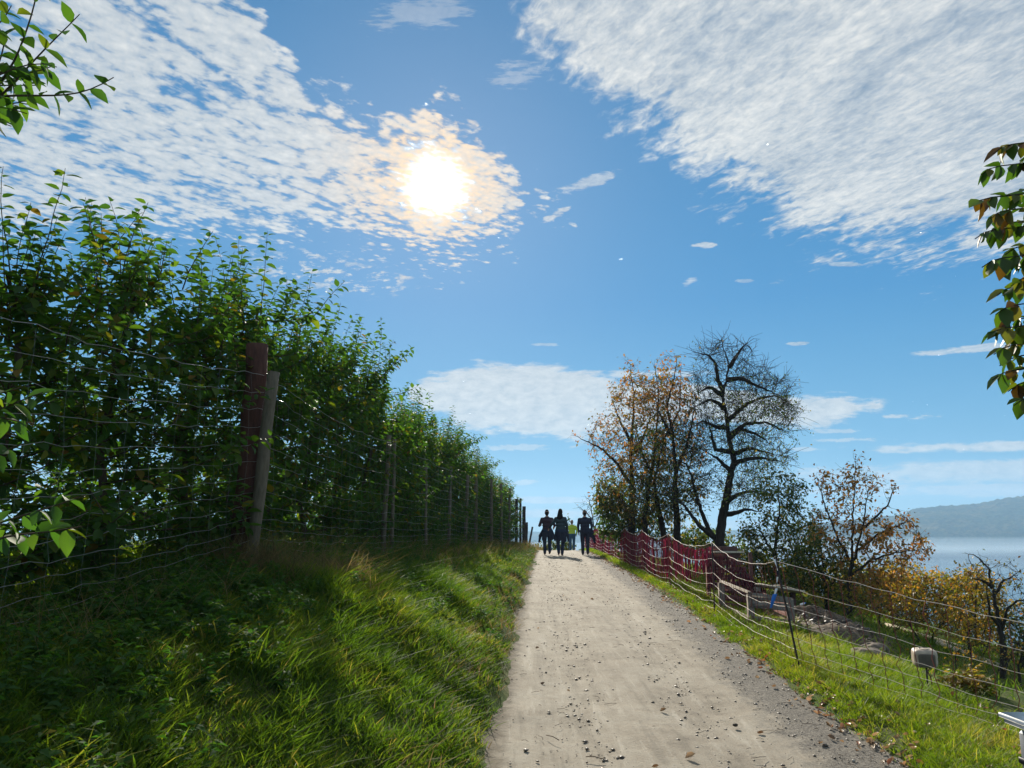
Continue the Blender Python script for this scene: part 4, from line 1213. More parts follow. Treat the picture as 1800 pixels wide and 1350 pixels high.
beam(mb, C0 - C0 + up_ * (hb + .06), A0 - C0 + up_ * (hb + .06), .05, .03); beam(mb, up_ * .06, A0 - C0 + up_ * .06, .04, .06)
mb.build('side_rail', M['grey_wood'], binr, False)
mb = MB()
for z_, h_ in ((.05, .14), (.28, .10), (.385, .085)): beam(mb, up_ * z_ - np.array([0, .05, 0]), D0_ - C0 + up_ * z_ - np.array([0, .05, 0]), .022, h_)
mb.build('front_plank', M['grey_wood'], binr, False)
mb = MB()
for z_ in (.06, .18, .30): beam(mb, D0_ - C0 + up_ * z_, B0 - C0 + up_ * z_, .02, .09); beam(mb, A0 - C0 + up_ * z_, B0 - C0 + up_ * z_, .02, .09)
mb.build('back_plank', M['red_wood'], binr, False)
# slatted panel
pa, pb = P(1242, 970, 13.6), P(1322, 976, 14.3); zt = pa[2]
g1, g2 = zg(pa[0], pa[1]), zg(pb[0], pb[1])
pn = empty('slatted_panel', (pa[0], pa[1], g1), 'upright slatted brown wooden panel with pale top rail, hung with red netting', 'panel')
og = np.array([pa[0], pa[1], g1]); mb = MB()
for k in range(6):
    z_ = .22 + k * .12; e_ = pb - (pb - pa) * (.02 + .06 * k + .03 * rng.random())
    beam(mb, [0, 0, z_], [e_[0] - pa[0], e_[1] - pa[1], z_], .022, .088)
mb.build('slat', M['red_wood'], pn, False)
pale = MB(); beam(pale, [-.03, -.02, zt - g1], [(pb - pa)[0] * .78, (pb - pa)[1] * .78, zt - g1 - .02], .09, .035); pale.build('top_rail', M['pale_wood'], pn, False)
for f in (.02, .55, .97):
    mb = MB(); q = (pb - pa) * f; beam(mb, [q[0], q[1] + .035, -.05], [q[0], q[1] + .035, zt - g1 - .03], .06, .06, (0, 1, 0)); mb.build('post', M['red_wood'], pn, False)
# netting thrown over it
nt_o = np.array([pa[0], pa[1] - .1, g1]); nm = MB()
pe = np.array([P(1243, 975, 13.4), P(1262, 975, 13.45), P(1285, 980, 13.4), P(1305, 998, 13.2), P(1318, 1015, 13.0), P(1330, 1030, 12.8), P(1345, 1040, 12.7)])
pl_ = np.array([P(1243, 1050, 13.2), P(1262, 1050, 13.25), P(1285, 1052, 13.2), P(1305, 1056, 13.0), P(1318, 1058, 12.8), P(1330, 1060, 12.6), P(1350, 1058, 12.5)])
k = np.arange(7)
for t in np.arange(0, 6, .045):
    a_ = np.array([np.interp(t, k, pe[:, j]) for j in range(3)]); b_ = np.array([np.interp(t, k, pl_[:, j]) for j in range(3)])
    if rng.random() < .25: continue
    f = np.linspace(0, rng.uniform(.6, 1.0), 7)[:, None]; q = a_ * (1 - f) + b_ * f + rng.normal(size=(7, 3)) * .018
    nm.tube(q - nt_o, rng.uniform(.004, .009), 4, rng.random(), caps=False)
for f in np.arange(.05, 1, .09):
    q = (pe * (1 - f) + pl_ * f); q = resample(q, .08); q += rng.normal(size=q.shape) * .02; nm.tube(q - nt_o, .0035, 4, rng.random(), caps=False)
o_ = nm.build('netting', M['drape'], None); o_.location = tuple(nt_o)
tag(o_, 'dark red netting thrown over the slatted panel behind the bin', 'netting')
# pale board on posts
b1, b2 = P(1324, 1027, 12.9), P(1404, 1040, 12.9); bo = np.array([b1[0], b1[1], zg(b1[0], b1[1])])
bt = empty('board_table', bo, 'pale weathered board lying on two posts behind the bin', 'table')
mb = MB(); d = b2 - b1; mb.box((b1 + b2) / 2 - bo, (np.linalg.norm(d), .55, .028), rotz(math.atan2(d[1], d[0])) @ roty(-math.asin(d[2] / np.linalg.norm(d))) @ rotx(R(-5)), bev=.004)
mb.build('board', M['pale_wood'], bt, False)
for f in (.12, .86):
    q = b1 + d * f - bo; mb = MB(); beam(mb, [q[0], q[1], -.1], [q[0], q[1], q[2] - .03], .07, .07, (0, 1, 0)); mb.build('post', M['red_wood'], bt, False)

# soil heap, rocks, bottle
def blob_mesh(c_, rx, ry, rz_, seed, amp, nu=48, nv=24, half=False, freq=1.6):
    th = np.linspace(0, 2 * np.pi, nu, endpoint=False); ph = np.linspace(0 if half else -np.pi / 2, np.pi / 2, nv)
    T_, Ph = np.meshgrid(th, ph); d = np.stack([np.cos(T_) * np.cos(Ph), np.sin(T_) * np.cos(Ph), np.sin(Ph)], -1)
    nz = fbm(d[..., 0] * freq + d[..., 2] * 1.3 + 9, d[..., 1] * freq - d[..., 2], seed, 4) - .5
    r = 1 + nz * amp * 2; V = d * np.array([rx, ry, rz_]) * r[..., None] + np.asarray(c_)
    i = np.arange(nv - 1)[:, None] * nu; j = np.arange(nu)[None, :]; j2 = (j + 1) % nu
    return V.reshape(-1, 3), np.stack([i + j, i + j2, i + nu + j2, i + nu + j], -1).reshape(-1, 4)
def heap(px0, y0, rx, ry, rz_, seed):
    hx, hy = px0, y0; r_ = np.linspace(0, 1.25, 26); a = np.linspace(0, 2 * np.pi, 72, endpoint=False); Rr, Aa = np.meshgrid(r_, a, indexing='ij')
    x = hx + Rr * np.cos(Aa) * rx; y = hy + Rr * np.sin(Aa) * ry
    z = H(x, y) - .04 + rz_ * np.exp(-(Rr * 1.45) ** 2) * (1 + (fbm(x * 2.5, y * 2.5, seed, 4) - .5) * 1.8) + (fbm(x * 11, y * 11, seed + 2, 3) - .5) * .11 * (Rr < 1.1)
    V = np.stack([x, y, z], -1).reshape(-1, 3); i = np.arange(25)[:, None] * 72; j = np.arange(72)[None, :]; j2 = (j + 1) % 72
    return V, np.stack([i + j, i + 72 + j, i + 72 + j2, i + j2], -1).reshape(-1, 4)
q = P(1455, 1112, 11.6); hp = np.array([q[0], q[1], zg(q[0], q[1])])
V, F_ = heap(q[0], q[1], .95, 1.3, .30, 61); o_ = mesh_np('soil_heap', V - hp, [F_], M['dirt']); o_.location = tuple(hp)
tag(o_, 'heap of crumbly brown soil and cuttings right of the wooden bin', 'heap')
for (px, py, y_, s_, sd_, lb) in ((1538, 1138, 10.4, .15, 1, 'brown rock with pale top, upper one beside the soil heap'), (1526, 1160, 9.4, .17, 2, 'larger brown stone half sunk in grass below the soil heap'),
                              (1505, 1092, 12.5, .10, 3, 'small pale stone on the far edge of the soil heap')):
    q = P(px, py, y_); q[2] = zg(q[0], q[1]) + s_ * .25; V, F_ = blob_mesh((0, 0, 0), s_ * 1.25, s_, s_ * .62, sd_, .35)
    o_ = mesh_np('rock', V, [F_], M['rock']); o_.location = tuple(q); tag(o_, lb, 'rock')
def lathe(mb, prof, n=20, c_=(0, 0, 0), rot=None):
    a = np.arange(n) / n * 2 * np.pi; V = np.array([(r * np.cos(t), r * np.sin(t), z) for (r, z) in prof for t in a])
    if rot is not None: V = V @ np.asarray(rot).T
    i = np.arange(len(prof) - 1)[:, None] * n; j = np.arange(n)[None, :]; j2 = (j + 1) % n
    return mb.add(V + np.asarray(c_), [np.stack([i + j, i + j2, i + n + j2, i + n + j], -1).reshape(-1, 4)])
q = P(1412, 1078, 12.0); q[2] = max(zg(q[0], q[1]) + .26, q[2])
bt_ = empty('bottle', q, 'small white and blue plastic bottle lying on top of the soil heap', 'bottle'); bt_.scale = (.42, .42, .42)
rr = roty(R(70)); mb = MB(); lathe(mb, [(.0, -.09), (.035, -.09), (.038, -.08), (.038, .05), (.02, .08)], 16, rot=rr); mb.build('body', M['white'], bt_)
mb = MB(); lathe(mb, [(.02, .078), (.022, .08), (.022, .12), (0, .121)], 14, rot=rr); mb.build('cap', M['blue'], bt_)
ca3 = rng.normal(size=(900, 2)) * [.50, .68]; cxh, cyh = hp[0] + ca3[:, 0], hp[1] + ca3[:, 1]
rr3 = np.hypot(ca3[:, 0] / .95, ca3[:, 1] / 1.3); czh = H(cxh, cyh) - .04 + .30 * np.exp(-(rr3 * 1.45) ** 2) * (1 + (fbm(cxh * 2.5, cyh * 2.5, 61, 4) - .5) * 1.8)
CLODS = (cxh - hp[0], cyh - hp[1], czh - hp[2], np.clip(rng.lognormal(-4.1, .5, 900), .006, .06)); heap_o = bpy.data.objects['soil_heap']
# pale poles on the slope
for k, (a_, b_, y0, y1, lb) in enumerate([((1560, 1120), (1700, 1172), 15.5, 13.0, 'upper pale pole lying on the slope behind the beige box'), ((1650, 1148), (1760, 1200), 12.4, 11.4, 'lower pale pole lying on the slope right of the beige box')]):
    p0, p1 = P(*a_, y0), P(*b_, y1); p0[2] = zg(p0[0], p0[1]) + .06; p1[2] = zg(p1[0], p1[1]) + .05
    mb = MB(); n = 8; mb.tube(np.array([(p0 * (1 - f) + p1 * f) - p0 for f in np.linspace(0, 1, n)]), .04, 8); o_ = mb.build('pole', M['pale_wood'], None); o_.location = tuple(p0)
    tag(o_, lb, 'pole')

# beige box on a stake
bp = P(1625, 1156, 7.6); gx_, gy_ = P(1633, 1228, 7.6)[:2]; bg_ = zg(gx_, gy_)
bx = empty('box_on_stake', (gx_, gy_, bg_), 'rounded beige plastic box with round hole on top, on a thin dark stake', 'box')
og = np.array([gx_, gy_, bg_]); mb = MB(); mb.tube(np.array([[0, 0, -.2], [0, 0, .1], bp - og + [.01, 0, -.06]]), .008, 8); mb.build('stake', M['dark_metal'], bx)
def rbox(w, d, h, p=5.0, nu=56, nv=28):
    th = np.linspace(0, 2 * np.pi, nu, endpoint=False); ph = np.linspace(-np.pi / 2, np.pi / 2, nv); T_, Ph = np.meshgrid(th, ph)
    D = np.stack([np.cos(T_) * np.cos(Ph), np.sin(T_) * np.cos(Ph), np.sin(Ph)], -1); r = (np.abs(D) ** p).sum(-1) ** (-1 / p); V = D * r[..., None] * np.array([w, d, h]) / 2
    i = np.arange(nv - 1)[:, None] * nu; j = np.arange(nu)[None, :]; j2 = (j + 1) % nu
    return V, np.stack([i + j, i + j2, i + nu + j2, i + nu + j], -1).reshape(-1, 4)
V, F_ = rbox(.205, .17, .165); V = V.reshape(-1, 3); rr = rotz(R(-13)) @ rotx(R(5)); c_ = bp - og
mesh_np('shell', V @ rr.T + c_, [F_], M['beige'], bx)
V, F_ = rbox(.145, .012, .118, 8, 40, 20); mesh_np('front_panel', (V.reshape(-1, 3) + [0.0, -.082, -.008]) @ rr.T + c_, [F_], M['panel'], bx)
mb = MB(); lathe(mb, [(.0, .0795), (.036, .0805), (.040, .085), (.046, .0858), (.048, .081)], 24, c_, rr); mb.build('hole_rim', M['black'], bx)
mb = MB(); mb.tube((np.array([[.03, .0, -.07], [.04, .01, -.10], [.02, .02, -.13], [.04, .0, -.17], [.05, .0, -.24]])) @ rr.T + c_, .006, 6); mb.build('cable', M['rust'], bx)

# utility box in the lower right corner
ux = P(1836, 1268, 4.0); ug = zg(ux[0], ux[1])
ub = empty('utility_box', (ux[0], ux[1], ug), 'grey utility box with white lid cut off by the lower right corner', 'box')
hu = ux[2] - ug; mb = MB(); mb.box((0, 0, hu), (.27, .30, .022), bev=.006); mb.box((0, 0, hu - .02), (.24, .26, .03), bev=.004); mb.build('lid', M['white'], ub, False)
mb = MB(); mb.box((0.0, 0, hu / 2 - .05), (.165, .18, hu - .02), bev=.012); mb.build('body', M['steel'], ub, False)
mb = MB(); mb.box((0, 0, hu - .20), (.18, .195, .03), bev=.004); mb.build('strap', M['black'], ub, False); mb = MB(); mb.box((0, 0, hu - .36), (.175, .19, .012), bev=.003); mb.build('strap', M['black'], ub, False)
mb = MB(); lathe(mb, [(0, 0), (.018, 0), (.02, .015), (.014, .03), (0, .031)], 14, (-.085, -.03, hu - .12), roty(R(-90))); mb.build('insulator', M['white'], ub)

# ------------------------------------------------------------------ people
def capsule(a, b, r0, r1, n=14, flat=1.0, side=None):
    """tapered capsule; flat<1 squashes along 'side'"""
    a = np.asarray(a, float); b = np.asarray(b, float); d = b - a; L = np.linalg.norm(d) + 1e-9; d = d / L
    ref = np.array(side if side is not None else ([1.0, 0, 0] if abs(d[0]) < .8 else [0, 1.0, 0])); s_ = ref - d * ref.dot(d); s_ /= np.linalg.norm(s_); u = np.cross(d, s_)
    V = []; prof = [(-r0 * math.cos(t), r0 * math.sin(t)) for t in np.linspace(.12, np.pi / 2, 5)] + [(L + r1 * math.sin(t), r1 * math.cos(t)) for t in np.linspace(0, np.pi / 2 - .12, 5)]
    ang = np.arange(n) / n * 2 * np.pi
    for z, r in prof: V.append(a + d * z + r * (np.cos(ang)[:, None] * s_ + flat * np.sin(ang)[:, None] * u))
    V.append([a - d * r0]); V.append([b + d * r1]); V = np.concatenate(V); m_ = len(prof); i = np.arange(m_ - 1)[:, None] * n; j = np.arange(n)[None, :]; j2 = (j + 1) % n
    Q = np.stack([i + j, i + n + j, i + n + j2, i + j2], -1).reshape(-1, 4); jj = np.arange(n)
    T = np.concatenate([np.stack([np.full(n, m_ * n), jj, (jj + 1) % n], -1), np.stack([np.full(n, m_ * n + 1), (m_ - 1) * n + (jj + 1) % n, (m_ - 1) * n + jj], -1)])
    return V, [Q, T]
def fuse(name, caps, mats, parent, voxel=.008, it=3):
    """caps: list of (a,b,r0,r1,flat,side,tagindex) -> one continuous skin, materials by nearest capsule"""
    mb = MB()
    for c_ in caps: V, F_ = capsule(c_[0], c_[1], c_[2], c_[3], 16, c_[4], c_[5]); mb.add(V, F_)
    tmp = mb.build('tmp', None, None)
    md = tmp.modifiers.new('r', 'REMESH'); md.mode = 'VOXEL'; md.voxel_size = voxel
    ms = tmp.modifiers.new('s', 'SMOOTH'); ms.factor = .5; ms.iterations = it
    dg = bpy.context.evaluated_depsgraph_get(); ev = tmp.evaluated_get(dg); me = bpy.data.meshes.new_from_object(ev)
    bpy.data.objects.remove(tmp)
    n = len(me.polygons); cen = np.zeros(n * 3, dtype=np.float32); me.polygons.foreach_get('center', cen); cen = cen.reshape(-1, 3)
    best = np.full(n, 1e9); idx = np.zeros(n, int)
    for c_ in caps:
        a = np.asarray(c_[0], float); b = np.asarray(c_[1], float); ab = b - a; t = np.clip(((cen - a) @ ab) / (ab @ ab + 1e-9), 0, 1)
        d = np.linalg.norm(cen - (a + t[:, None] * ab), axis=1) - (c_[2] * (1 - t) + c_[3] * t)
        m_ = d < best - .0005; best[m_] = d[m_]; idx[m_] = c_[6]
    me.materials.clear()
    for m_ in mats: me.materials.append(M[m_])
    me.polygons.foreach_set('material_index', idx.astype(np.int32)); me.polygons.foreach_set('use_smooth', np.ones(n, dtype=bool))
    me.name = name; o = bpy.data.objects.new(name, me); COL.objects.link(o); o.parent = parent
    return o
def hand_caps(w, d, side, s, tg, curl=.5):
    """palm and five fingers; w wrist, d pointing along the hand, side = thumb side unit vector"""
    d = np.asarray(d, float); d /= np.linalg.norm(d); side = np.asarray(side, float); side = side - d * side.dot(d); side /= np.linalg.norm(side); nrm = np.cross(d, side)
    out = [(w, w + d * .075 * s, .030 * s, .036 * s, .5, side, tg)]; base = w + d * .085 * s
    for k, (o_, L) in enumerate(((.028, .068), (.010, .078), (-.010, .072), (-.028, .056))):
        p0 = base + side * o_ * s; d1 = d + nrm * curl * .5 + side * o_ * 3; d1 /= np.linalg.norm(d1); p1 = p0 + d1 * L * .5 * s; d2 = d * .6 + nrm * curl * 1.3; d2 /= np.linalg.norm(d2); p2 = p1 + d2 * L * .5 * s
        out += [(p0, p1, .0095 * s, .0088 * s, 1, None, tg), (p1, p2, .0088 * s, .0075 * s, 1, None, tg)]
    t0 = w + d * .025 * s + side * .028 * s; t1 = t0 + (d * .6 + side * .8) * .032 * s; t2 = t1 + (d * .95 + side * .25 + nrm * .2) * .032 * s
    return out + [(t0, t1, .012 * s, .0105 * s, 1, None, tg), (t1, t2, .0105 * s, .009 * s, 1, None, tg)]
def person(px, py, y, Ht, label, pose, mats, hair, face_turn=0.0, extra=None, sh=.20, hip=.155, name='person', zoff=0.0):
    sh *= 1.12; hip *= 1.1
    q = P(px, py, y); g = float(zr(y)) + .002 + zoff
    root = empty(name, (q[0], y, g), label, 'person', rz=pose.get('rz', 0))
    k = Ht / 1.75; c_ = []; V3 = lambda *a: np.array(a, float) * k
    # 0 top, 1 trousers, 2 skin, 3 shoes
    lean = pose.get('lean', .02)
    pel = V3(0, 0, .93); chest = V3(0, lean, 1.28); neck = V3(0, lean + .01, 1.47); head = V3(0, lean + .025, 1.63)
    c_.append((V3(-hip * .45, 0, .93), V3(hip * .45, 0, .93), .135 * k, .135 * k, .95, None, 1))
    c_.append((V3(-hip * .35, 0, 1.03), V3(hip * .35, 0, 1.03), .128 * k, .128 * k, .85, None, 0))
    c_.append((V3(-.06, lean * .5, 1.15), V3(.06, lean * .5, 1.15), .13 * k, .13 * k, .85, None, 0))
    c_.append((V3(-sh * .5, lean, 1.30), V3(sh * .5, lean, 1.30), .13 * k, .13 * k, .9, None, 0))
    c_.append((V3(-sh * .78, lean, 1.40), V3(sh * .78, lean, 1.40), .062 * k, .062 * k, 1, None, 0))
    c_.append((V3(-.05, lean, 1.44), V3(.05, lean, 1.44), .06 * k, .06 * k, 1, None, 0))
    c_.append((neck - V3(0, 0, .02), head - V3(0, 0, .06), .055 * k, .052 * k, 1, None, 2))
    c_.append((head + V3(0, -.005, .035), head + V3(0, -.002, -.005), .090 * k, .086 * k, 1.12, (1, 0, 0), 2))
    c_.append((head + V3(0, .02, -.02), head + V3(0, .035, -.085), .066 * k, .040 * k, 1, None, 2))
    c_.append((head + V3(0, .09, .01), head + V3(0, .108, -.022), .010 * k, .014 * k, 1, None, 2))      # nose
    c_.append((head + V3(-.02, .077, -.055), head + V3(.02, .077, -.055), .009 * k, .009 * k, 1, None, 2))  # lips
    for s_ in (-1, 1):
        c_.append((head + V3(s_ * .082, -.005, .012), head + V3(s_ * .080, 0, -.022), .016 * k, .012 * k, .6, (0, 1, 0), 2))
        hj = V3(s_ * hip * .58, 0, .90); lg = pose['leg_l' if s_ < 0 else 'leg_r']     # (knee y, ankle y, ankle z, x spread)
        kn = V3(s_ * (hip * .58 + lg[3] * .4), lg[0], .50); an = V3(s_ * (hip * .55 + lg[3]), lg[1], .085 + lg[2])
        c_ += [(hj, kn, .108 * k, .074 * k, 1, None, 1), (kn, an + V3(0, 0, .02), .072 * k, .060 * k, 1, None, 1)]
        tz = -.045 if lg[2] < .03 else -.075
        c_ += [(an + V3(0, -.02, -.04 + lg[2] * .3), an + V3(0, .15, tz), .044 * k, .036 * k, .75, (1, 0, 0), 3), (an, an + V3(0, 0, -.03), .045 * k, .045 * k, 1, None, 3)]
        shj = V3(s_ * sh * .92, lean, 1.395); ar = pose['arm_l' if s_ < 0 else 'arm_r']
        el = V3(*ar[0]); wr_ = V3(*ar[1]); slv = pose.get('sleeve', 'long')
        c_ += [(shj, el, .066 * k, .054 * k, 1, None, 0)]
        c_ += [(el, wr_, .052 * k, .036 * k, 1, None, 0 if slv == 'long' else 2)]
        c_ += hand_caps(wr_, wr_ - el, np.array([-s_ * .5, 1, 0.1]), k * .95, 2)
    body = fuse('body', c_, mats, root, .0085, 3)
    for s_ in (-1, 1): V, F_ = blob_mesh(head + V3(s_ * .031, .086, .012), .011 * k, .006 * k, .006 * k, 3, 0, 12, 8); mesh_np('eye', V, [F_], M['black'], root)
    hc_ = []
    for h_ in hair: hc_.append((head + V3(*h_[0]), head + V3(*h_[1]), h_[2] * k, h_[3] * k, h_[4], (1, 0, 0), 0))
    fuse('hair', hc_, [pose.get('hair', 'hair')], root, .009, 2)
    for (nm, mt, caps) in (extra or []):
        fuse(nm, [(V3(*a), V3(*b), r0 * k, r1 * k, fl, sd2, 0) for (a, b, r0, r1, fl, sd2) in caps], [mt], root, .010, 4)
    return root
short_hair = [((0, -.012, .05), (0, .03, .075), .082, .070, 1.1), ((0, -.03, .02), (0, -.04, -.035), .080, .066, 1.0)]
X1 = (1.0, 0, 0)
person(962, 976, 30.3, 1.70, 'walker with short hair in dark t-shirt, dark jacket tied round waist with sleeve hanging', 
       dict(leg_l=(.06, .02, .0, .0), leg_r=(.10, -.08, .05, .0), arm_l=((-.30, -.02, 1.14), (-.24, .20, 1.17)), arm_r=((.30, -.05, 1.14), (.27, .12, 1.05)), sleeve='short', lean=.02),
       ['tshirt', 'jeans', 'skin', 'shoe'], short_hair, sh=.19,
       extra=[('tied_jacket', 'navy', [((-.08, -.03, 1.02), (.08, -.03, 1.02), .125, .125, .95, X1), ((-.06, -.06, .95), (-.12, -.09, .62), .13, .10, .45, X1), ((.06, -.06, .95), (.16, -.09, .66), .13, .10, .45, X1),
              ((-.14, -.02, .96), (-.27, -.02, .74), .07, .07, .7, X1), ((-.27, -.02, .74), (-.32, -.02, .50), .065, .035, .7, X1), ((.16, -.03, .95), (.28, -.04, .66), .07, .06, .7, X1)])])
person(986, 979, 29.6, 1.72, 'walker with long dark hair and arm bent outward, jacket tied round the hips',
       dict(leg_l=(.05, -.05, .04, -.02), leg_r=(.08, .06, .0, -.05), arm_l=((-.32, -.03, 1.20), (-.42, .12, 1.04)), arm_r=((.24, -.03, 1.12), (.26, .06, .88)), sleeve='long', lean=.02),
       ['shirt2', 'jeans', 'skin', 'shoe'],
       short_hair + [((-.01, -.05, .02), (-.05, -.07, -.22), .085, .10, .8), ((-.05, -.07, -.22), (-.09, -.08, -.42), .10, .085, .5), ((.0, -.06, -.1), (.01, -.09, -.36), .09, .07, .5), ((-.1, -.06, -.24), (-.16, -.06, -.40), .05, .03, .6)], sh=.17, hip=.17,
       extra=[('tied_jacket', 'navy', [((-.08, -.02, .99), (.08, -.02, .99), .13, .13, .95, X1), ((-.06, -.05, .95), (-.10, -.08, .62), .13, .11, .5, X1), ((.06, -.05, .95), (.12, -.08, .60), .13, .11, .5, X1),
              ((-.14, -.02, .94), (-.22, -.03, .60), .07, .05, .7, X1), ((.15, -.02, .94), (.27, -.02, .76), .07, .06, .7, X1), ((.27, -.02, .76), (.29, -.03, .56), .06, .04, .7, X1)])])
person(1029, 978, 30.0, 1.68, 'walker in a dark suit-like jacket carrying a dark coat over the right hand',
       dict(leg_l=(.05, .03, .0, .0), leg_r=(.03, -.04, .02, .0), arm_l=((-.27, -.02, 1.14), (-.25, .04, .90)), arm_r=((.27, -.03, 1.14), (.27, .02, .90)), sleeve='long', lean=.0),
       ['navy', 'navy', 'skin', 'shoe'], short_hair, sh=.21,
       extra=[('jacket_tail', 'navy', [((-.07, -.005, 1.02), (.07, -.005, 1.02), .13, .13, .95, X1), ((-.08, -.005, .92), (.08, -.005, .92), .135, .135, .92, X1)]),
              ('carried_coat', 'navy', [((.24, .0, .98), (.30, .0, .80), .08, .09, .5, X1), ((.30, .0, .80), (.38, .0, .50), .09, .045, .45, X1), ((.16, .0, .95), (.22, .0, .74), .07, .06, .6, X1)])])
person(1006, 966, 43.5, 1.70, 'older walker in a bright yellow-green jacket, seen beyond the crest of the path',
       dict(leg_l=(.05, .02, .0, .0), leg_r=(.05, -.05, .03, .0), arm_l=((-.28, -.02, 1.16), (-.24, .06, .98)), arm_r=((.28, -.03, 1.16), (.25, .04, .96)), sleeve='long', lean=.04, hair='grey_hair'),
       ['jacket_y', 'bluejeans', 'skin', 'shoe'], short_hair, sh=.20,
       extra=[('jacket_hem', 'jacket_y', [((-.08, .01, 1.00), (.08, .01, 1.00), .145, .145, .9, X1), ((-.08, .02, 1.20), (.08, .02, 1.20), .15, .15, .85, X1)])])

# ------------------------------------------------------------------ grass
def scatter(n, xa, xb, ya, yb, dens=None):
    """random ground points; xa/xb callables of y"""
    y = rng.uniform(ya, yb, n); t = rng.random(n); x = xa(y) + (xb(y) - xa(y)) * t
    if dens is not None:
        keep = rng.random(n) < dens(x, y); x, y = x[keep], y[keep]
    return x, y
def grass(name, label, parts, mat, bias=0.0):
    Vs, Qs, Ts, tt = [], [], [], []; off = 0
    for (x, y, h, w, lean, bend, az) in parts:
        z = H(x, y) - .01; pos = np.stack([x, y, z], 1)
        V, (Q, T), k = blades_geo(pos, h, w, lean, az, bend)
        cl = fbm(x * 1.7, y * 1.7, 91, 3); tnt = np.clip(rng.normal(.42, .22, len(x)) + (cl - .5) * 1.1 + bias, 0, 1)
        Vs.append(V); Qs.append(Q + off); Ts.append(T + off); tt.append(np.repeat(tnt, k)); off += len(V)
    o = mesh_np(name, np.concatenate(Vs), [np.concatenate(Qs), np.concatenate(Ts)], M[mat], None, np.concatenate(tt))
    return tag(o, label, 'grass', None, 'stuff')
def mk(x, y, h0, h1, w, lean=.25, bend=.5, azc=0.3, azs=1.2, hn=None):
    n = len(x); h = rng.uniform(h0, h1, n)
    if hn is not None: h = h * hn(x, y)
    return (x, y, h, rng.uniform(.6, 1.2, n) * w, np.abs(rng.normal(0, lean, n)), rng.uniform(.1, 1, n) * bend, rng.uniform(0, 6.283, n))
def cl(x, y): return .35 + 1.15 * fbm(x * 2.2, y * 2.2, 55, 4) ** 1.0
def edge(x, y): return np.clip((xl(y) + .06 + (fbm(y * 3, y * 0, 4, 3) - .5) * .5 - x) / .22, 0.05, 1)
def hgt_bank(x, y):
    d = xl(y) - x; return (.33 + .30 * np.clip(d / .9, 0, 1) - .25 * sstep((d - 1.2) / .7)) * cl(x, y) * (.6 + .9 * fbm(x * 1.3, y * 1.3, 71, 3))
def tuft(n, per, xa, xb, ya, yb, spread):
    x, y = scatter(n, xa, xb, ya, yb); x = np.repeat(x, per) + rng.normal(size=n * per) * spread; y = np.repeat(y, per) + rng.normal(size=n * per) * spread
    keep = xl(y) + .02 > x; return x[keep], y[keep]
lft = lambda y: np.where(y < 4.5, -.95 * y + .75, xf(y) - .5)
parts = []
x, y = scatter(60000, lft, xl, 1.3, 3.4, lambda x, y: np.clip(fbm(x * 3, y * 3, 12, 3) * 2.2 - .35, .15, 1)); parts.append(mk(x, y, .05, .20, .0034, .5, .9, azs=3, hn=hgt_bank))
x, y = scatter(130000, lft, xl, 3.0, 9, lambda x, y: np.clip(fbm(x * 3, y * 3, 12, 3) * 2.2 - .35, .12, 1) * np.clip((xl(y) - x) / .15, .1, 1)); parts.append(mk(x, y, .06, .22, .0042, .5, .9, azs=3, hn=hgt_bank))
x, y = scatter(110000, lft, xl, 9, 18, lambda x, y: np.clip(fbm(x * 3, y * 3, 12, 3) * 2.2 - .35, .12, 1) * np.clip((xl(y) - x) / .15, .1, 1)); parts.append(mk(x, y, .07, .26, .0042, .4, .9, azs=3, hn=hgt_bank))
x, y = scatter(80000, lft, xl, 18, 43, lambda x, y: np.clip((xl(y) - x) / .2, .1, 1)); parts.append(mk(x, y, .08, .26, .0075, .4, .8, azs=3, hn=hgt_bank))
x, y = tuft(1000, 36, lft, xl, 1.6, 12, .04); parts.append(mk(x, y, .12, .34, .0046, .55, 1.1, azs=3, hn=hgt_bank))
x, y = tuft(350, 40, lft, xl, 12, 40, .09); parts.append(mk(x, y, .15, .42, .007, .45, 1.0, azs=1.9, hn=hgt_bank))
grass('bank_grass', 'long tangled green grass covering the bank left of the path', parts, 'grass')
parts = []
x, y = scatter(70000, lambda y: xf(y) - 6.0, lambda y: xf(y) - .3, 2.5, 42); parts.append(mk(x, y, .08, .30, .007, .4, .7))
grass('orchard_grass', 'grass growing under the apple trees behind the wire fence', parts, 'verge')
parts = []
x, y = scatter(2200, lambda y: xf(y) - .35, lambda y: xf(y) + .55, 3.2, 14, lambda x, y: np.clip(fbm(x * 1.5, y * 1.5, 14, 2) * 3 - 1.1, .05, 1)); parts.append(mk(x, y, .15, .5, .0018, .45, .9, azs=3))
x, y = scatter(2200, lambda y: xf(y) - .35, lambda y: xf(y) + .9, 12, 42); parts.append(mk(x, y, .2, .5, .004, .45, .9, azs=3))
q = P(605, 1055, 7.6); n = 450; parts.append(mk(q[0] + rng.normal(size=n) * .13, q[1] + rng.normal(size=n) * .16, .12, .4, .003, .9, 1.3, azs=2))
q = P(440, 1010, 6.6); n = 900; parts.append(mk(q[0] + rng.normal(size=n) * .25, q[1] + rng.normal(size=n) * .2, .15, .45, .0022, .5, 1.0, azs=3))
x, y = scatter(9000, lambda y: xl(y) - .45, lambda y: xl(y) + .03, 3.5, 40, lambda x, y: np.clip(fbm(x * 3, y * 3, 24, 2) * 3 - 1.0, .03, 1)); parts.append(mk(x, y, .05, .2, .004, .8, 1.2, azs=1.2))
grass('dry_grass', 'dry brown stalks and straw along the foot of the wire fence', parts, 'dry')
parts = []
rr_ = lambda y: xr(y) + .0
rr_ = lambda y: xr(y) - .08
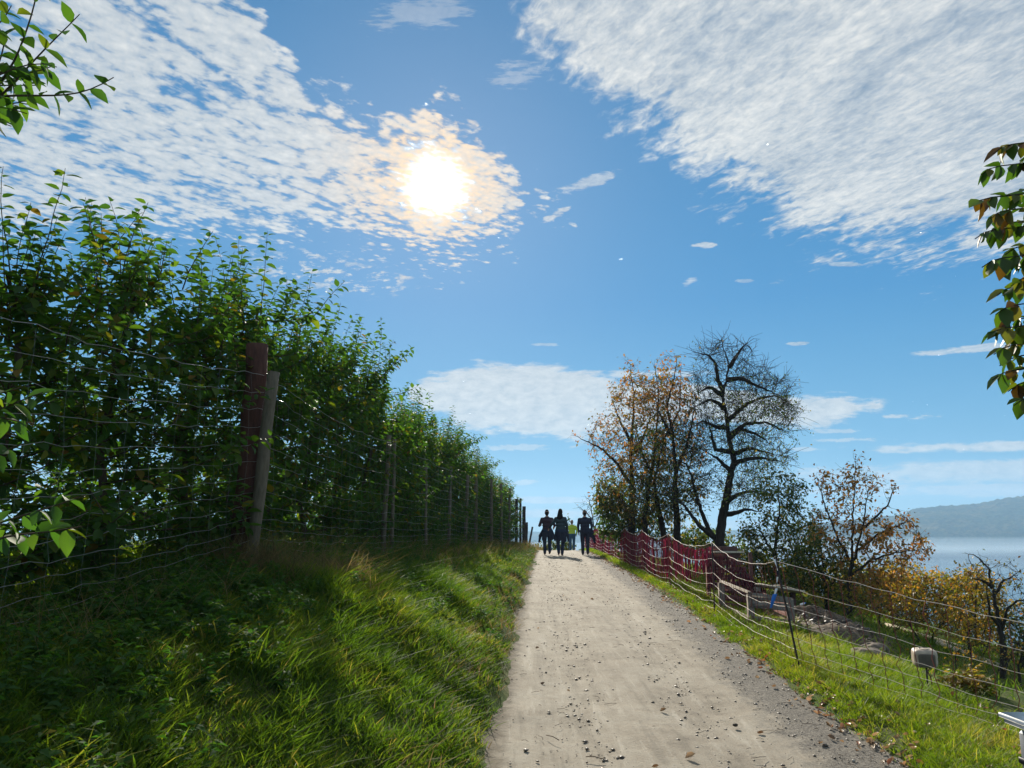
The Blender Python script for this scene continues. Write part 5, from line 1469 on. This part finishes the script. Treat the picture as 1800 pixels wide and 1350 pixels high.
x, y = scatter(170000, rr_, lambda y: xr(y) + 1.7, 3.6, 12, lambda x, y: np.clip(fbm(x * 4, y * 4, 15, 3) * 3 - .7, .12, 1) * np.clip((x - xr(y) + .06 - (fbm(y * 4, y * 0, 6, 3) - .5) * .3) / .08, .04, 1)); parts.append(mk(x, y, .03, .10, .0026, .5, .9, azs=3, hn=cl))
x, y = scatter(70000, rr_, lambda y: xr(y) + 1.6, 12, 24, lambda x, y: np.clip((x - xr(y)) / .12, .03, 1)); parts.append(mk(x, y, .04, .11, .0045, .5, .9, azs=3, hn=cl))
x, y = scatter(40000, rr_, lambda y: xr(y) + 1.6, 24, 43, lambda x, y: np.clip((x - xr(y)) / .12, .03, 1)); parts.append(mk(x, y, .05, .12, .008, .5, .9, azs=3))
x, y = tuft(1, 1, lft, xl, 3, 4, .05)
n = 400; cx_, cy__ = scatter(n, lambda y: xr(y) + .15, lambda y: xr(y) + 1.6, 3.8, 12); x = np.repeat(cx_, 40) + rng.normal(size=n * 40) * .035; y = np.repeat(cy__, 40) + rng.normal(size=n * 40) * .035
parts.append(mk(x, y, .06, .16, .0028, .5, .9, azs=3))
grass('verge_grass', 'short bright green grass on the verge right of the path', parts, 'verge', .08)
parts = []
x, y = scatter(90000, lambda y: xr(y) + 1.5, lambda y: xr(y) + 9, 4, 34, lambda x, y: np.clip(fbm(x * 1.2, y * 1.2, 18, 3) * 3 - 1.0, .1, 1)); parts.append(mk(x, y, .06, .24, .006, .5, .9, azs=3, hn=cl))
grass('slope_grass', 'patchy grass on the slope beyond the net fence', parts, 'grass', .1)

# leafy weeds on the bank
def weeds(name, label, centres, hts, nleaf, lsz, mat, spread=.12, stuff=True):
    LP, LD, LN, LL, LT = [], [], [], [], []; st = MB()
    for (cx0, cy0), hh in zip(centres, hts):
        g = zg(cx0, cy0)
        for s_ in range(rng.integers(2, 5)):
            d = np.array([rng.normal() * .35, rng.normal() * .35, 1.0]); d /= np.linalg.norm(d); L = hh * rng.uniform(.6, 1.1)
            p0 = np.array([cx0 + rng.normal() * spread * .3, cy0 + rng.normal() * spread * .3, g - .02]); p1 = p0 + d * L * .55; p2 = p1 + (d + np.array([rng.normal() * .3, rng.normal() * .3, -.15])) * L * .45
            st.tube(np.array([p0, p1, p2]), [.0035, .0025, .0012], 3, .5, caps=False)
            for k in range(nleaf):
                t = rng.uniform(.15, 1); p = p0 + (p1 - p0) * min(1, t / .55) if t < .55 else p1 + (p2 - p1) * (t - .55) / .45
                a = rng.uniform(0, 6.28); LP.append(p); LD.append([math.cos(a), math.sin(a), rng.uniform(-.3, .6)]); LN.append([rng.normal() * .4, rng.normal() * .4, 1]); LL.append(lsz * rng.uniform(.5, 1.2)); LT.append(rng.beta(2, 2.5))
    k0 = st.n; V, F_, k = leaves_geo(np.array(LP), np.array(LD), np.array(LN), np.array(LL), .5, .2, .15, 1)
    st.add(V, F_, np.repeat(np.array(LT), k))
    return st
cs = []; hts = []
for _ in range(380):
    y = rng.uniform(1.6, 6.4); t = rng.random() ** 1.2; x = float(np.maximum(-.9 * y + .6, xf(y))) - .2 + t * 1.3; cs.append((x, y)); hts.append(rng.uniform(.10, .30) * (1.1 - .3 * t))
for _ in range(90):
    y = rng.uniform(9, 20); x = xf(y) + rng.normal(.05, .16); cs.append((x, y)); hts.append(rng.uniform(.25, .55))
for _ in range(1500):
    y = 4.5 + 22 * rng.random() ** 1.5; t = rng.random() ** 1.4; x = xf(y) - .35 + t * 1.9
    if fbm(x * 1.6, y * 1.6, 83, 3) < .40 + .2 * t: continue
    cs.append((x, y)); hts.append(rng.uniform(.10, .34) * (1.1 - .6 * t))
for _ in range(160):
    y = rng.uniform(8, 36); x = xl(y) - rng.uniform(.1, .8); cs.append((x, y)); hts.append(rng.uniform(.1, .3))
o_ = weeds('', '', cs, hts, 15, .055, 'weed').build('weeds', M['weed'], None); tag(o_, 'dark leafy weeds tangled in the grass of the bank', 'weeds', None, 'stuff')
cs = [(rng.uniform(2.75, 4.4), 0) for _ in range(220)]; cs = [(x + .028 * (yy_ - 6), yy_) for (x, _), yy_ in zip(cs, rng.uniform(3.8, 13, 220))]
o_ = weeds('', '', cs, [rng.uniform(.04, .12) for _ in cs], 8, .028, 'weed').build('verge_weeds', M['verge'], None); tag(o_, 'small clover-like weeds in the verge grass', 'weeds', None, 'stuff')
q = P(1690, 1215, 7.9)
sb = weeds('', '', [(q[0] + rng.normal() * .13, q[1] + rng.normal() * .12) for _ in range(16)], [rng.uniform(.15, .34) for _ in range(16)], 11, .085, 'weed')
qo = np.array([q[0], q[1], zg(q[0], q[1])]); o_ = sb.build('broadleaf_plant', M['gold_leaf'], None, origin=qo); tag(o_, 'bright green broad-leaved plant right of the beige box', 'plant')

# ------------------------------------------------------------------ gravel bits, twigs and fallen leaves
def pebbles(x, y, zf, r, tint):
    n = len(x); ico = np.array([(1, 0, 0), (-1, 0, 0), (0, 1, 0), (0, -1, 0), (0, 0, .6), (0, 0, -.6)], float)
    J = ico[None] * (1 + rng.normal(size=(n, 6, 1)) * .25) * r[:, None, None] * np.stack([rng.uniform(.8, 1.5, n), rng.uniform(.7, 1.2, n), rng.uniform(.6, 1.0, n)], 1)[:, None]
    a = rng.uniform(0, 6.28, n); ca_, sa2 = np.cos(a)[:, None], np.sin(a)[:, None]; Jx = J[..., 0] * ca_ - J[..., 1] * sa2; Jy = J[..., 0] * sa2 + J[..., 1] * ca_
    V = np.stack([Jx + x[:, None], Jy + y[:, None], J[..., 2] + zf[:, None] + r[:, None] * .25], -1).reshape(-1, 3)
    f = np.array([(0, 2, 4), (2, 1, 4), (1, 3, 4), (3, 0, 4), (2, 0, 5), (1, 2, 5), (3, 1, 5), (0, 3, 5)])
    return V, ((np.arange(n) * 6)[:, None, None] + f[None]).reshape(-1, 3), np.repeat(tint, 6)
n = 16000; y = 3.9 + 28 * rng.random(n) ** 1.6; u = rng.random(n); band = np.exp(-((u - .27) / .08) ** 2) + .7 * np.exp(-((u - .60) / .07) ** 2) + .22 + 1.3 * (u > .78)
keep = rng.random(n) < band / 1.6 * (.4 + .9 * fbm(u * 9, y * 2, 66, 3)); y, u = y[keep], u[keep]; x = xl(y) + (xr(y) - xl(y)) * u
r_ = np.clip(rng.lognormal(-5.15, .60, len(x)), .002, .020); tt = np.where(u > .76, rng.uniform(.2, 1, len(x)), rng.beta(1.3, 3, len(x)) )
V, F_, tt = pebbles(x, y, zr(y) + .002 + (-.018 * np.exp(-((u - .22) / .10) ** 2) - .018 * np.exp(-((u - .64) / .10) ** 2)), r_, tt)
o_ = mesh_np('gravel_stones', V, [F_], M['pebble'], None, tt, smooth_=False); tag(o_, 'loose dark and pale gravel bits scattered on the path', 'gravel', None, 'stuff')
V, F2_, t2_ = pebbles(*CLODS, rng.beta(1.2, 3, 900)); o_ = mesh_np('clods', V, [F2_], M['pebble'], heap_o, t2_, smooth_=False); o_['kind'] = 'stuff'
# fallen leaves along the gravel shoulder
n = 1300; y = 3.9 + 30 * rng.random(n) ** 1.5; x = xr(y) + rng.normal(-.02, .11, n) ; k = rng.random(n) < .03; x[k] = xl(y[k]) + rng.random(k.sum()) * 2.7
k2 = rng.random(n) < .12; x[k2] = xr(y[k2]) + rng.uniform(.1, 1.5, k2.sum())
zz = np.maximum(H(x, y), zr(y)) + .012 + .02 * (x > xr(y) + .1); d = rng.normal(size=(n, 3)) * [1, 1, .25]; nr = rng.normal(size=(n, 3)) * .5 + [0, 0, 1]
o_ = leaf_obj('fallen_leaves', np.stack([x, y, zz], 1), d, nr, rng.uniform(.024, .070, n), M['litter'], None, rng.random(n), wr=.6, curl=-.25, detail=2, fold=.5); tag(o_, 'dry curled leaves fallen along the gravel edge', 'leaves', None, 'stuff')
tg_ = MB()
for _ in range(150):
    y = 4.2 + 14 * rng.random() ** 1.5; x = xl(y) + rng.random() * 2.7; a = rng.uniform(0, 3.14); L = rng.uniform(.03, .12); z = float(zr(y)) + .006
    tg_.tube(np.array([[x, y, z], [x + math.cos(a) * L * .5, y + math.sin(a) * L * .5, z + .006], [x + math.cos(a + .2) * L, y + math.sin(a + .2) * L, z]]), .0016, 4)
o_ = tg_.build('twig_bits', M['twig'], None); tag(o_, 'small twigs littering the path', 'twigs', None, 'stuff')
def single(name, label, cat, px, py, y, build):
    q = P(px, py, y); q[2] = max(zg(q[0], q[1]), float(zr(q[1]))) + .008; o = build(); o.location = tuple(q); return tag(o, label, cat)
def ondist(py):    # distance at which pixel row py meets the path surface
    ys_ = np.arange(3.5, 45, .01); D = CY - py; t = (FOC * sp + D * cp) / (FOC * cp - D * sp); return float(ys_[np.argmin(np.abs(EYE + t * ys_ - zr(ys_)))])
single('stone', 'single dark stone lying on the sandy path near the bottom', 'stone', 1293, 1278, ondist(1278), lambda: mesh_np('stone', *(lambda a: (a[0], [a[1]]))(blob_mesh((0, 0, .006), .020, .016, .012, 5, .3, 20, 12)), M['bark']))
def stick(L, a, r=.003):
    mb = MB(); mb.tube(np.array([[0, 0, 0], [math.cos(a) * L * .5, math.sin(a) * L * .5, .008], [math.cos(a) * L, math.sin(a) * L, 0]]), r, 6); return mb.build('stick', M['twig'], None)
single('stick', 'thin dark stick on the left part of the path', 'stick', 960, 1294, ondist(1294), lambda: stick(.16, -1.0))
single('stick', 'short stick at the very bottom of the path, left of centre', 'stick', 1030, 1332, ondist(1332), lambda: stick(.13, -.5))
single('leaf', 'large reddish-brown leaf lying in the verge grass, lower right', 'leaf', 1652, 1322, 4.75, lambda: leaf_obj('leaf', np.array([[0, 0, .06]]), np.array([[1, .2, -.1]]), np.array([[0, -.6, 1]]), .09, M['litter'], None, np.array([.99]), wr=.75, curl=.1))
single('leaf', 'curled brown leaf on the path at the bottom centre', 'leaf', 1204, 1334, ondist(1336), lambda: leaf_obj('leaf', np.array([[0, 0, .004]]), np.array([[1, .1, .1]]), np.array([[.2, -.4, 1]]), .075, M['litter'], None, np.array([.6]), wr=.5, curl=-.3, fold=.7))
single('leaf', 'small brown leaf in the middle of the path', 'leaf', 1160, 1252, ondist(1253), lambda: leaf_obj('leaf', np.array([[0, 0, .004]]), np.array([[1, -.1, .1]]), np.array([[.2, -.4, 1]]), .055, M['litter'], None, np.array([.3]), wr=.5, curl=-.3, fold=.7))

# ------------------------------------------------------------------ haze
HAZE = True
if HAZE:
    x0, x1, y0, y1, z0, z1 = -3600, 3600, -600, 4200, -79, 200
    V = [(a, b_, c_) for a in (x0, x1) for b_ in (y0, y1) for c_ in (z0, z1)]
    hz = mesh_np('haze', V, [np.array([(0, 1, 3, 2), (4, 6, 7, 5), (0, 4, 5, 1), (2, 3, 7, 6), (0, 2, 6, 4), (1, 5, 7, 3)])], None, None, smooth_=False)
    m = bpy.data.materials.new('haze_air'); m.use_nodes = True; t = m.node_tree; t.nodes.remove(t.nodes['Principled BSDF'])
    v = t.nodes.new('ShaderNodeVolumePrincipled'); v.inputs['Color'].default_value = (.40, .68, 1, 1); v.inputs['Density'].default_value = .00028; v.inputs['Anisotropy'].default_value = .2
    t.links.new(v.outputs[0], t.nodes['Material Output'].inputs['Volume']); hz.data.materials.append(m)
    tag(hz, 'thin bluish haze over lake and hills', 'haze', None, 'stuff')

m = bpy.data.materials.new('mist_air'); m.use_nodes = True; t = m.node_tree; t.nodes.remove(t.nodes['Principled BSDF'])
v = t.nodes.new('ShaderNodeVolumePrincipled'); v.inputs['Color'].default_value = (.66, .83, 1, 1); v.inputs['Density'].default_value = .00055; v.inputs['Anisotropy'].default_value = .3
t.links.new(v.outputs[0], t.nodes['Material Output'].inputs['Volume'])
mist = None
for i_, (top_, y0_) in enumerate(((7, 900), (15, 1000), (24, 1120), (34, 1250))):
    mz = [(a, b_, c_) for a in (250 + 10 * i_, 3000 - 10 * i_) for b_ in (y0_, 1990 - 10 * i_) for c_ in (LZ + .5 + .2 * i_, LZ + top_)]
    ms = mesh_np('mist' if mist is None else 'mist_layer', mz, [np.array([(0, 1, 3, 2), (4, 6, 7, 5), (0, 4, 5, 1), (2, 3, 7, 6), (0, 2, 6, 4), (1, 5, 7, 3)])], m, mist, smooth_=False)
    if mist is None: mist = ms; tag(ms, 'pale mist lying on the lake under the far shore', 'mist', None, 'stuff')
    else: ms['kind'] = 'stuff'
